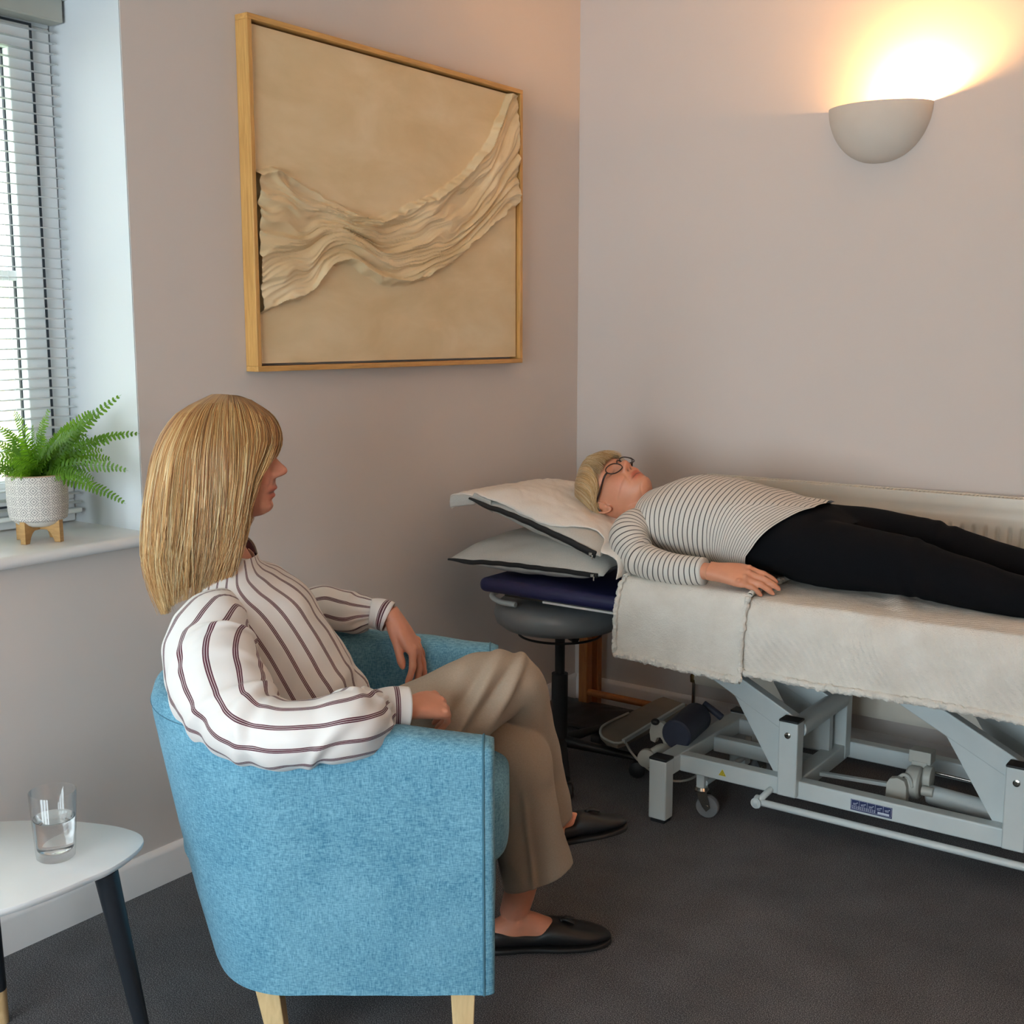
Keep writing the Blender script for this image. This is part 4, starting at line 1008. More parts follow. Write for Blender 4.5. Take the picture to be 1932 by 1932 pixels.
# ------------------------------------------------------------------ wooden stand in the corner
M['orangewood'] = wood('orange_pine', (150, 90, 42), (176, 110, 56), (10, 10, 2))
ws = thing('wooden_stand', 'orange pine stand in the dark corner behind the stool', 'wooden stand', (0.13, -0.12, 0))
MB().box((0.125, -0.125, 0.26), (0.036, 0.036, 0.52)).build('leg', M['orangewood'], ws, bevel=0.003)
MB().box((0.125, -0.055, 0.26), (0.036, 0.030, 0.52)).build('leg', M['orangewood'], ws, bevel=0.003)
MB().box((0.50, -0.13, 0.05), (0.03, 0.036, 0.10)).build('leg', M['orangewood'], ws, bevel=0.003)
MB().tube([(0.14, -0.13, 0.075), (0.49, -0.13, 0.075)], 0.0125, n=14).build('rail', M['orangewood'], ws)
ms_ = MB(); ms_.grid(lambda u, v: V((0.03 + 0.30 * u, -0.33 + 0.24 * v, 0.004 + 0.030 * gs(v - 0.6, 0.4) + 0.006 * N3(u * 6, v * 6))), 20, 16)
bg_ = ms_.build('floor_bag', M['cap']); tag(bg_, 'flat black bag lying on the carpet by the wooden stand', 'bag'); q = bg_.modifiers.new('s', 'SOLIDIFY'); q.thickness = 0.01; q.offset = 1

# ================================================================== TUB ARMCHAIR
m = fabric('blue_weave', (62, 122, 150), (124, 178, 200), 620, 0.92, big=9, stretch=(1, 1, 1), bstr=0.55, bdist=0.0012, lowamp=0.22, sheen=0.1); M['blue'] = m
M['seam'] = mat('seam_thread', (66, 112, 132), 0.9)
M['birch'] = wood('pale_birch', (206, 176, 128), (226, 198, 150), (14, 14, 2.2))
YR = YAW
ch = thing('armchair', 'light blue tub armchair with pale wooden legs, a woman sitting in it', 'armchair', fs(-0.38, 2.37, 0), YR)
SC, HW, F0, FE = 2.365, 0.372, -0.40, -0.052
def plan(k, inset, A):
    """k in 0..1 along the U from the near front, round the back to the far front"""
    hw = HW - inset; n = 2.3
    La = (FE - F0); Lb = 0.95
    tot = 2 * La + Lb
    d = k * tot
    if d <= La: return FE - d, SC - hw
    if d >= La + Lb: return F0 + (d - La - Lb), SC + hw
    th = pi * (d - La) / Lb
    cx, sx = cos(th), sin(th)
    return F0 - (A - inset) * abs(sx) ** (2 / n), SC - hw * math.copysign(abs(cx) ** (2 / n), cx)
ZB = 0.166
def zrim(F): return interp([(-0.80, 0.690), (-0.62, 0.694), (-0.40, 0.678), (-0.20, 0.660), (-0.05, 0.640)], F)[0]
def chair_pt(k, j):
    prof_ = [(0, 0.0), (0, 0.02), (0, 0.25), (0, 0.5), (0, 0.75), (0.0, 0.90), (0.015, 0.945), (0.09, 0.985), (0.25, 1.0), (0.5, 1.006), (0.75, 1.0), (0.91, 0.985), (0.985, 0.95), (1, 0.90), (1, 0.72), (1, 0.5)]
    i_, h = prof_[j]
    F_, S_ = plan(k, 0, 0.365); zr = zrim(F_)
    z = ZB + (zr - ZB) * h
    A = 0.215 + 0.105 * min(1, (z - ZB) / 0.5) ** 0.8
    F_, S_ = plan(k, 0.098 * i_ + (0.012 * (1 - h) if i_ < 0.5 else 0), A)
    z += 0.0015 * N3(k * 20, h * 5)
    return fs(F_, S_, z)
NJ = 16; NK = 120
mb = MB(); vs_ = [chair_pt(k / NK, j) for k in range(NK + 1) for j in range(NJ)]
fc = [(k * NJ + j, (k + 1) * NJ + j, (k + 1) * NJ + j + 1, k * NJ + j + 1) for k in range(NK) for j in range(NJ - 1)]
mb.add(vs_, fc)
# rounded front faces of the two arms
for k, sgn in ((0, 1), (NK, -1)):
    ring_ = [chair_pt(k / NK, j) for j in range(NJ)]
    ring_ = ring_ + [V((ring_[-1].x, ring_[-1].y, ZB))]
    cc = V((0, 0, 0)); cc = sum(ring_, cc) / len(ring_)
    prev = ring_
    base_i = len(mb.v); L0 = ring_
    layers = [L0]
    for t in (0.25, 0.5, 0.75, 1.0):
        ins = 0.016 * (1 - cos(t * pi / 2)) ; outw = 0.020 * sin(t * pi / 2)
        lay = []
        for p in L0:
            rel = p - cc; sl = rel.dot(FH); q = cc + RT * (rel.dot(RT)) + FH * (sl * (1 - ins / 0.049 if abs(sl) > 0 else 1)) + V((0, 0, 1)) * (rel.z - (ins if rel.z > 0.15 else 0))
            lay.append(q + RT * outw)
        layers.append(lay)
    n = len(L0); allv = [p for l_ in layers for p in l_]
    f_ = [(a * n + i, a * n + i + 1, (a + 1) * n + i + 1, (a + 1) * n + i) for a in range(4) for i in range(n - 1)]
    f_.append(tuple(4 * n + i for i in range(n)))
    mb.add(allv, f_)
body = mb.build('tub_shell', M['blue'], ch, weld=True, normals=True, sharp=1.1)
sm = MB()
sm.ptube([chair_pt(0.0, j) + RT * 0.001 - FH * (0.001 if j < 7 else 0) for j in range(0, 16)], 0.0022, n=6)
sm.ptube([chair_pt(1.0, j) + RT * 0.001 for j in range(0, 16)], 0.0022, n=6)
sm.ptube([chair_pt(k / NK, 6) + V((0, 0, -0.002)) for k in range(36, NK - 20)], 0.0011, n=6)
sm.build('seams', M['seam'], body)
def rbox(name, F_0, F_1, s0, s1, z0, z1, r, m, parent, puff=0.0, seg=6):
    Rm = Matrix((RT, FH, V((0, 0, 1)))).transposed()
    nx, ny, nz = 14, 14, 6; mb = MB()
    c_ = fs((F_0 + F_1) / 2, (s0 + s1) / 2, (z0 + z1) / 2); mb.box(c_, (F_1 - F_0, s1 - s0, z1 - z0), Rm)
    o = mb.build(name, m, parent); b_ = o.modifiers.new('b', 'BEVEL'); b_.width = r; b_.segments = seg; return o
def pcush(F_0, F_1, s0, s1, z0, z1, r):
    mb = MB(); Rm = Matrix((RT, FH, V((0, 0, 1)))).transposed()
    c_ = fs((F_0 + F_1) / 2, (s0 + s1) / 2, (z0 + z1) / 2)
    mb.ell(c_, ((F_1 - F_0) / 2, (s1 - s0) / 2, (z1 - z0) / 2), Rm, n=64, pw=7); return mb
pcush(-0.64, -0.005, SC - 0.268, SC + 0.268, 0.345, 0.515, 0.03).build('seat_cushion', M['blue'], ch, sharp=1.5)
rbox('seat_base', -0.56, -0.035, SC - 0.27, SC + 0.27, ZB + 0.004, 0.36, 0.02, M['blue'], ch)
def cleg(F_, s_, dF, ds):
    a = fs(F_, s_, ZB + 0.008); e = fs(F_ + dF, s_ + ds, 0.0)
    mb = MB(); Rm = Matrix((RT, FH, V((0, 0, 1)))).transposed(); vs_ = []
    for p, w in ((a, 0.0225), (e, 0.015)):
        for x, y in ((-1, -1), (1, -1), (1, 1), (-1, 1)): vs_.append(p + RT * w * x + FH * w * y)
    mb.add(vs_, [(3, 2, 1, 0), (4, 5, 6, 7)] + [(i, (i + 1) % 4, 4 + (i + 1) % 4, 4 + i) for i in range(4)])
    mb.build('leg', M['birch'], ch, bevel=0.002, normals=True)
cleg(-0.090, SC - 0.33, 0.0, 0.0); cleg(-0.090, SC + 0.33, 0.0, 0.0); cleg(-0.455, SC - 0.31, 0.025, 0.0); cleg(-0.455, SC + 0.31, 0.025, 0.0)
# ================================================================== PEOPLE
def skin(name, base):
    m, nt, b = _nt(name)
    at = node(nt, 'ShaderNodeAttribute'); at.attribute_name = 'Col'
    vec = mapping(nt); f = noise_t(nt, vec, 22, 4, 0.6)
    r = ramp(nt, f, [(0.3, (0.92, 0.88, 0.86)), (0.7, (1.0, 1.0, 1.0))])
    mm = node(nt, 'ShaderNodeMix', data_type='RGBA', blend_type='MULTIPLY'); mm.inputs[0].default_value = 1
    nt.links.new(at.outputs['Color'], mm.inputs[6]); nt.links.new(r, mm.inputs[7])
    nt.links.new(mm.outputs[2], b.inputs['Base Color'])
    b.inputs['Roughness'].default_value = 0.48; b.inputs['Subsurface Weight'].default_value = 0.12
    b.inputs['Subsurface Radius'].default_value = (0.01, 0.004, 0.002); b.inputs['Subsurface Scale'].default_value = 0.5
    bump(nt, b, noise_t(nt, vec, 500, 3), 0.15, 0.0004)
    return m
M['skin'] = skin('skin', None)
def frame3(fwd, up):
    f = V(fwd).normalized(); u = V(up); u = (u - f * u.dot(f)).normalized(); s_ = f.cross(u)     # s_ : to the person's ... side +b
    return f, s_, u
HEAD = [(-0.120, 0.040, 0.000, 0.012), (-0.116, 0.060, -0.004, 0.026), (-0.108, 0.0765, -0.010, 0.036), (-0.100, 0.0835, -0.022, 0.043), (-0.090, 0.0845, -0.036, 0.049), (-0.082, 0.0835, -0.048, 0.0535),
        (-0.070, 0.0865, -0.060, 0.0585), (-0.060, 0.0900, -0.070, 0.062), (-0.045, 0.0895, -0.080, 0.066), (-0.030, 0.0875, -0.087, 0.069), (-0.015, 0.0850, -0.092, 0.0715), (0.0, 0.0835, -0.096, 0.0735),
        (0.012, 0.0875, -0.098, 0.075), (0.022, 0.0935, -0.0985, 0.076), (0.040, 0.0915, -0.098, 0.0755), (0.060, 0.0850, -0.094, 0.073), (0.080, 0.0720, -0.084, 0.066), (0.096, 0.0540, -0.068, 0.054), (0.108, 0.0330, -0.045, 0.037), (0.115, 0.0100, -0.018, 0.014)]
NOSE = [(-0.052, 0.0), (-0.044, 0.0012), (-0.040, 0.007), (-0.0375, 0.017), (-0.033, 0.0285), (-0.027, 0.0340), (-0.020, 0.0328), (-0.010, 0.0235), (0.0, 0.0155), (0.010, 0.0085), (0.020, 0.0025), (0.030, 0.0)]
def head_mb(mb, O, f, s_, u, age=0.0):
    def tr(a, b_, c): return O + f * a + s_ * b_ + u * c
    rows = 130; n = 120; vs_ = []
    for i in range(rows + 1):
        t = i / rows; c = -0.120 + 0.235 * (0.5 - 0.5 * cos(pi * (0.06 + 0.88 * t)) - 0.0088) / 0.9824 * 1.0
        c = min(c, 0.115)
        fr, bk, hw = interp(HEAD, c)
        nz = interp(NOSE, c)[0] * 0.88
        for j in range(n):
            th = 2 * pi * j / n; th = th + 0.28 * sin(2 * th) * 0 - 0.30 * sin(th)      # denser at the face
            ct, st = cos(th), sin(th); pw = 2.35 if c > -0.05 else 2.1
            A = fr if ct > 0 else -bk
            a = A * math.copysign(abs(ct) ** (2 / pw), ct); b_ = hw * math.copysign(abs(st) ** (2 / pw), st)
            if ct > 0:
                sg = 0.0085 + 0.0075 * sst(0.01, -0.030, c) if True else 0
                sg = 0.0080 + 0.0065 * (1 - sst(-0.032, 0.012, c))
                a += nz * exp(-abs(b_ / sg) ** 2.2)
                for q in (-1, 1):
                    a += 0.0075 * gs(b_ - q * 0.0150, 0.0062) * gs(c + 0.033, 0.0075)                    # wings of the nose
                    a -= 0.0125 * gs(b_ - q * 0.031, 0.0165) * gs(c - 0.001, 0.0115)                    # sockets
                    a += 0.0085 * gs(b_ - q * 0.031, 0.0125) * gs(c + 0.001, 0.0085)                    # lids
                    a -= 0.0012 * gs(b_ - q * 0.031, 0.014) * gs(c + 0.0045 - 0.0 * b_, 0.0012)
                    a += 0.0035 * gs(b_ - q * 0.030, 0.018) * gs(c - 0.0215, 0.006)                      # brows
                    a += 0.0035 * gs(b_ - q * 0.045, 0.018) * gs(c + 0.036, 0.017)
                    a -= 0.0022 * gs(b_ - q * (0.024 + 0.25 * max(0, -0.04 - c)), 0.0035) * gs(c + 0.054, 0.016) * (1 + age)
                    a -= 0.0040 * gs(b_ - q * 0.0075, 0.0035) * gs(c + 0.0425, 0.0032)                   # nostrils
                a += 0.0048 * gs(b_, 0.017) * gs(c + 0.0605, 0.0050)
                a += 0.0052 * gs(b_, 0.016) * gs(c + 0.0765, 0.0055)
                a -= 0.0052 * gs(b_, 0.023) * gs(c + 0.0685, 0.0024)
                a -= 0.0035 * gs(b_, 0.022) * gs(c + 0.087, 0.0050)
                a -= 0.0015 * gs(b_, 0.004) * gs(c + 0.050, 0.006)
            vs_.append(tr(a, b_, c))
    fc = [(i * n + j, i * n + (j + 1) % n, (i + 1) * n + (j + 1) % n, (i + 1) * n + j) for i in range(rows) for j in range(n)]
    bi = len(vs_); vs_ += [tr(0.02, 0, -0.121), tr(-0.004, 0, 0.117)]
    fc += [(j, bi, (j + 1) % n) for j in range(n)] + [(rows * n + j, rows * n + (j + 1) % n, bi + 1) for j in range(n)]
    mb.add(vs_, fc)
def ear_mb(mb, O, f, s_, u, q):
    """q = +-1 side"""
    c0 = O + s_ * q * 0.0735 + f * (-0.012) + u * (-0.012)
    ep_ = [(.008, .004, .004), (.008, .016, .008), (.001, .027, .011), (-.009, .030, .013), (-.018, .023, .015), (-.0200, .009, .015), (-.017, -.006, .013), (-.011, -.018, .010), (-.003, -.027, .007), (.004, -.026, .004), (.006, -.017, .002)]
    rim = spline([c0 + f * x + u * y + s_ * q * z for x, y, z in ep_], 30)
    mb.ptube(rim, [0.0030 + 0.0008 * sin(pi * i / 29) for i in range(30)], n=8)
    R = Matrix((f, u, s_ * q)).transposed()
    mb.ell(c0 + s_ * q * 0.003 + f * -0.004 + u * 0.004, (0.0135, 0.022, 0.006), R, n=20)
    mb.ell(c0 + s_ * q * 0.004 + f * 0.001 + u * -0.021, (0.0075, 0.009, 0.0045), R, n=14)
    mb.ell(c0 + s_ * q * 0.005 + f * 0.0095 + u * -0.002, (0.0035, 0.006, 0.004), R, n=12)
def hand_mb(mb, wrist, d, nrm, thumb, sc=1.0, curl=((10, 25, 20),) * 4, tc=(0.75, 15, 20), spread=6, wr=0.026, rec=None):
    """d wrist-to-knuckle direction, nrm out of the back of the hand, thumb towards the thumb side"""
    d = V(d).normalized(); nrm = V(nrm); nrm = (nrm - d * nrm.dot(d)).normalized()
    t = V(thumb); t = (t - d * t.dot(d) - nrm * t.dot(nrm)).normalized(); W_ = V(wrist)
    P = lambda a, b_, c: W_ + (d * a + t * b_ + nrm * c) * sc
    ax = lambda v: tuple(v)
    mb.loft([(P(-0.012, 0, 0), 0.019 * sc, wr * sc), (P(0.01, 0, 0), 0.0185 * sc, (wr + 0.001) * sc), (P(0.035, 0.002, 0), 0.0175 * sc, 0.033 * sc), (P(0.062, 0.003, -0.001), 0.0155 * sc, 0.0385 * sc), (P(0.085, 0.001, -0.002), 0.0135 * sc, 0.0385 * sc), (P(0.096, 0.0, -0.003), 0.009 * sc, 0.034 * sc)], n=28, m=24, ref=nrm, pw=2.4)
    L_ = (0.070, 0.078, 0.073, 0.057); X = (0.0275, 0.0095, -0.0095, -0.027); B0 = (0.088, 0.093, 0.089, 0.080); Rr = (0.0088, 0.009, 0.0086, 0.0075)
    tips = []
    for k in range(4):
        cu = curl[k]; dirv = d.copy(); base = P(B0[k] - 0.016, X[k], -0.001)
        sp_ = radians(spread * (1.5 - k) / 1.5)
        dirv = (d * cos(sp_) + t * sin(sp_)).normalized(); pts = [base, base + dirv * 0.018 * sc]; seg = (0.45, 0.30, 0.25)
        axis = dirv.cross(nrm).normalized(); nn = nrm.copy(); rad = [Rr[k] * 1.05, Rr[k] * 1.12]
        for q in range(3):
            R = Matrix.Rotation(-radians(cu[q]), 3, axis); dirv = (R @ dirv).normalized(); nn = R @ nn
            p0 = pts[-1]; Ls = L_[k] * seg[q] * sc
            pts += [p0 + dirv * Ls * 0.5, p0 + dirv * Ls]; rr_ = Rr[k] * (0.93, 0.85, 0.66)[q]
            rad += [Rr[k] * (0.92, 0.86, 0.82)[q], Rr[k] * (0.98, 0.90, 0.55)[q]]
        pts.append(pts[-1] + dirv * 0.004 * sc); rad.append(Rr[k] * 0.2)
        nn0 = nrm
        mb.loft([(p, r_ * sc, r_ * sc * 1.04) for p, r_ in zip(pts, rad)], n=14, m=30, ref=nn if abs(nn.dot(pts[1] - pts[0])) < 0.9 * (pts[1] - pts[0]).length and sum(cu) < 70 else (t.cross(d) if False else axis), pw=2.0)
        mb.ell(P(B0[k] - 0.004, X[k], 0.0095), (0.0075 * sc, 0.0075 * sc, 0.004 * sc), Matrix((d, t, nrm)).transposed(), n=12)
        if rec is not None: rec.append((pts[-2] + nn * Rr[k] * 0.6 * sc, dirv.copy(), nn.copy(), axis.copy(), Rr[k] * sc))
    # thumb
    mix_, c1, c2 = tc
    dt = (d * mix_ + t * (1 - mix_) * 1.2 - nrm * 0.30).normalized(); axis = dt.cross(nrm).normalized()
    pts = [P(0.010, 0.012, -0.006), P(0.022, 0.022, -0.008)]; rad = [0.013, 0.0135]
    p0 = pts[-1]
    for q, (cu, Ls) in enumerate(((0, 0.034), (c1, 0.030), (c2, 0.024))):
        R = Matrix.Rotation(-radians(cu), 3, (t.cross(d) * -1 if False else nrm)) if False else Matrix.Rotation(radians(cu), 3, nrm * (1 if t.cross(d).dot(nrm) > 0 else -1))
        dt = (R @ dt).normalized(); pts += [p0 + dt * Ls * 0.5 * sc, p0 + dt * Ls * sc]; p0 = pts[-1]
        rad += [(0.0125, 0.0100, 0.0098)[q], (0.0108, 0.0095, 0.0060)[q]]
    pts.append(p0 + dt * 0.004 * sc); rad.append(0.0025)
    mb.loft([(p, r_ * sc * 0.95, r_ * sc) for p, r_ in zip(pts, rad)], n=16, m=34, ref=nrm)
    if rec is not None: rec.append((pts[-2] + nrm * 0.005 * sc, dt.copy(), nrm.copy(), axis.copy(), 0.009 * sc))
def paint_skin(o, base, O, f, s_, u, nails=(), lash=True, blush=1.0):
    P = coords(o); base = np.array(base); C_ = np.tile(base, (len(P), 1))
    R = P - np.array(O); a = R @ np.array(f); b_ = R @ np.array(s_); c = R @ np.array(u)
    face = (a > 0.03) & (abs(b_) < 0.09) & (abs(c) < 0.14)
    g2 = lambda x, s: np.exp(-(x / s) ** 2)
    def mixin(mask, col, k):
        w = (mask * k)[:, None]; C_[:] = C_ * (1 - w) + np.array(col) * w
    red = base * np.array([1.02, 0.72, 0.68])
    for q in (-1, 1): mixin(face * g2(b_ - q * 0.045, 0.022) * g2(c + 0.035, 0.022), red, 0.45 * blush)
    mixin(face * g2(b_, 0.016) * g2(c + 0.028, 0.014) * (a > 0.095), red, 0.5 * blush)
    lipw = face * np.exp(-(np.abs(b_) / 0.0235) ** 4) * np.exp(-(np.abs(c + 0.0685) / (0.0125)) ** 4)
    mixin(lipw, base * np.array([0.78, 0.40, 0.40]), 0.9)
    mixin(face * np.exp(-(np.abs(b_) / 0.024) ** 4) * g2(c + 0.0685, 0.0018), base * 0.25, 0.8)
    for q in (-1, 1):
        mixin(face * g2(b_ - q * 0.032, 0.014) * g2(c - 0.0235 + 0.1 * np.abs(np.abs(b_) - 0.032), 0.0040), np.array(lin((120, 92, 66))), 0.55)
        if lash: mixin(face * g2(b_ - q * 0.031, 0.0135) * g2(c + 0.0035 + 18 * (np.abs(b_) - 0.031) ** 2 * -1, 0.0021), np.array(lin((48, 32, 28))), 0.9)
        mixin(face * g2(b_ - q * 0.031, 0.016) * g2(c + 0.001, 0.011), base * np.array([0.82, 0.68, 0.68]), 0.35)
        mixin(face * g2(b_ - q * 0.0075, 0.0035) * g2(c + 0.0425, 0.0034), base * 0.15, 0.9)
    for (p, dd_, nn, ax_, r_) in nails:
        R = P - np.array(p); x = R @ np.array(dd_); y = R @ np.array(ax_); z = R @ np.array(nn)
        mixin((np.exp(-(np.abs(x + 0.001) / 0.0055) ** 4) * np.exp(-(np.abs(y) / (r_ * 0.62)) ** 4) * (z > -r_ * 0.5) * (z < 0.01)), base * np.array([1.1, 0.98, 0.98]) + 0.06, 0.8)
    vcol(o, np.clip(C_, 0, 1))
def hair_mat(name, lo, hi, spec=0.4):
    m, nt, b = _nt(name)
    at = node(nt, 'ShaderNodeAttribute'); at.attribute_name = 'Col'
    nt.links.new(at.outputs['Color'], b.inputs['Base Color'])
    b.inputs['Roughness'].default_value = 0.38; b.inputs['Specular IOR Level'].default_value = spec
    b.inputs['Sheen Weight'].default_value = 0.1
    return m
M['hair'] = hair_mat('blonde_hair', None, None)
def hair(parent, O, f, s_, u, guides, ns, cols, seed=3, wbase=0.0011, roots=None, shell=0.93, root_dark=0.45, npt=22, len_j=0.10, warm=(1, 1, 1)):
    """guides: list of (phi degrees, [(a, b, c), ...]); strands are interpolated between them"""
    G = [(p, [(x.x, x.y, x.z) for x in spline([V(q) for q in pl], npt)]) for p, pl in guides]
    tab = [[p] + [k for q in pl for k in q] for p, pl in G]
    def path(phi):
        r_ = interp(tab, phi); return [V(r_[3 * i:3 * i + 3]) for i in range(npt)]
    cols = [np.array(lin(c)) for c in cols]
    r = random.Random(seed); mb = MB(); colr = []
    p0, p1 = guides[0][0], guides[-1][0]
    # inner shell
    NS = 90; sh_ = [path(p0 + (p1 - p0) * i / NS) for i in range(NS + 1)]
    vs_ = []
    for pl in sh_:
        for i in range(npt):
            q = pl[min(i, npt - 3)]
            k = shell - 0.02 * (i / npt); w_ = V((q.x * k, q.y * k, q.z * (0.985 if q.z > 0 else 1.0)))
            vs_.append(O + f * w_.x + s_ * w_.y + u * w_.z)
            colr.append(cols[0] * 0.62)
    mb.add(vs_, [(i * npt + j, (i + 1) * npt + j, (i + 1) * npt + j + 1, i * npt + j + 1) for i in range(NS) for j in range(npt - 1)])
    ncl = 150; clump = [r.uniform(p0, p1) for _ in range(ncl)]; clump.sort()
    for k in range(ns):
        ph = r.uniform(p0, p1); depth = r.random() ** 1.4
        cj = min(range(max(0, 0), ncl), key=lambda q: abs(clump[q] - ph)) if k % 2 == 0 else None
        pl = path(ph); te = 1 - r.random() ** 2 * len_j * 1.6; last = int((npt - 1) * te)
        if cj is not None: pc_ = path(clump[cj])
        cm = cols[min(len(cols) - 1, int(r.random() ** 1.0 * len(cols)))] * r.uniform(0.88, 1.10) * (1 + 0.16 * N3(ph * 0.16, seed, 0.5) + 0.10 * N3(ph * 0.7, seed, 1.5))
        ww = wbase * r.uniform(0.6, 1.5); pts = []
        wob = r.uniform(0, 6.28)
        for i in range(last + 1):
            t = i / (npt - 1); q = pl[i].copy()
            if cj is not None: q = q.lerp(pc_[i], 0.55 * t)
            k_ = 1 - 0.085 * depth * sst(0, 0.35, t) + 0.008
            am = (0.0035 + 0.007 * (k % 9 == 0)) * t
            q = V((q.x * k_ + am * sin(wob + t * 7), q.y * k_ + am * cos(wob * 2 + t * 6), q.z * (1 - 0.01 * depth) + 0.001))
            pts.append(O + f * q.x + s_ * q.y + u * q.z)
        nn = len(pts)
        if nn < 5: continue
        a = (pts[1] - pts[0]).normalized().orthogonal().normalized(); o_ = len(mb.v)
        for i in range(nn):
            tg = (pts[min(i + 1, nn - 1)] - pts[max(i - 1, 0)]).normalized(); a = (a - tg * a.dot(tg)).normalized(); b2 = tg.cross(a)
            w_ = ww * (0.55 + 0.45 * min(1, i / 4)) * (1 - 0.75 * max(0, (i / (nn - 1) - 0.6) / 0.4))
            for j in range(3): mb.v.append(pts[i] + (a * cos(2.094 * j) + b2 * sin(2.094 * j)) * w_)
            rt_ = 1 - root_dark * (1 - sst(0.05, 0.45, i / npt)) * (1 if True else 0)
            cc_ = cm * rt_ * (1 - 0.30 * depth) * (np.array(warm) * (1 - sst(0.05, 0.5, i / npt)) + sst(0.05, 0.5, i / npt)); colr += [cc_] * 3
        for i in range(nn - 1):
            for j in range(3):
                mb.f.append([o_ + i * 3 + j, o_ + i * 3 + (j + 1) % 3, o_ + (i + 1) * 3 + (j + 1) % 3, o_ + (i + 1) * 3 + j]); mb.uv.append(None); mb.mi.append(0)
    o = mb.build('hair', M['hair'], parent, sharp=4)
    vcol(o, np.clip(np.array(colr), 0, 1)); return o

# ------------------------------------------------------------------ cloth materials
def stripes(name, base, line, period, spec, src=0, wob=0.0, sheen=0.1, rough=0.55):
    """spec: list of (start, end) in the period that are coloured"""
    m, nt, b = _nt(name)
    tc = node(nt, 'ShaderNodeTexCoord'); sp = node(nt, 'ShaderNodeSeparateXYZ'); nt.links.new(tc.outputs['UV'], sp.inputs[0])
    x = sp.outputs[src]
    if wob:
        mp = mapping(nt, (1, 1, 1)); x = mathn(nt, 'MULTIPLY_ADD', mathn(nt, 'SUBTRACT', noise_t(nt, mp, 7, 1), 0.5), wob, x)
    ph = mathn(nt, 'FRACT', mathn(nt, 'DIVIDE', x, period)); tot = None
    for a, e in spec:
        s1 = mathn(nt, 'MULTIPLY', mathn(nt, 'GREATER_THAN', ph, a), mathn(nt, 'LESS_THAN', ph, e))
        tot = s1 if tot is None else mathn(nt, 'ADD', tot, s1)
    vec = mapping(nt); f = noise_t(nt, vec, 6, 3)
    bb = ramp(nt, f, [(0.3, tuple(k * 0.96 for k in lin(base))), (0.7, lin(base))])
    nt.links.new(mixc(nt, tot, bb, lin(line)), b.inputs['Base Color'])
    b.inputs['Roughness'].default_value = rough; b.inputs['Sheen Weight'].default_value = sheen
    bump(nt, b, noise_t(nt, vec, 900, 2), 0.1, 0.0003); return m
M['blouse'] = stripes('striped_blouse', (232, 226, 222), (84, 26, 46), 0.046, [(0.10, 0.155), (0.172, 0.238), (0.255, 0.31)], 0, 0.012)
M['jersey'] = stripes('fine_striped_jersey', (214, 206, 196), (66, 62, 60), 0.0145, [(0.1, 0.29)], 1, 0.006, rough=0.8)
M['chino'] = fabric('khaki_twill', (158, 142, 124), (172, 156, 138), 1400, 0.8, big=6, bstr=0.15, bdist=0.0004, lowamp=0.2)
M['blackcloth'] = fabric('black_stretch_cloth', (9, 10, 13), (13, 14, 18), 1400, 0.95, big=6, bstr=0.2, bdist=0.0004, lowamp=0.2)
M['blackcloth'].node_tree.nodes['Principled BSDF'].inputs['Specular IOR Level'].default_value = 0.15
M['leather'] = mat('black_leather', (15, 15, 16), 0.5, nscale=60, bscale=500, bstr=0.15)
M['sole'] = mat('black_sole', (14, 14, 14), 0.6)
M['wine'] = mat('wine_trim', (88, 50, 62), 0.7)
def wrinkle(amp=0.004, f1=9, f2=22, sx=1.0, seed=0):
    def d(u, v, p):
        return amp * (N3(p.x * f1 + seed, p.y * f1, p.z * f1) + 0.5 * N3(p.x * f2, p.y * f2, p.z * f2 + seed) - 0.35 * abs(N3(p.x * f1 * 1.3, p.y * f1 * 1.3 + seed, p.z * f1 * 2.2)))
    return d
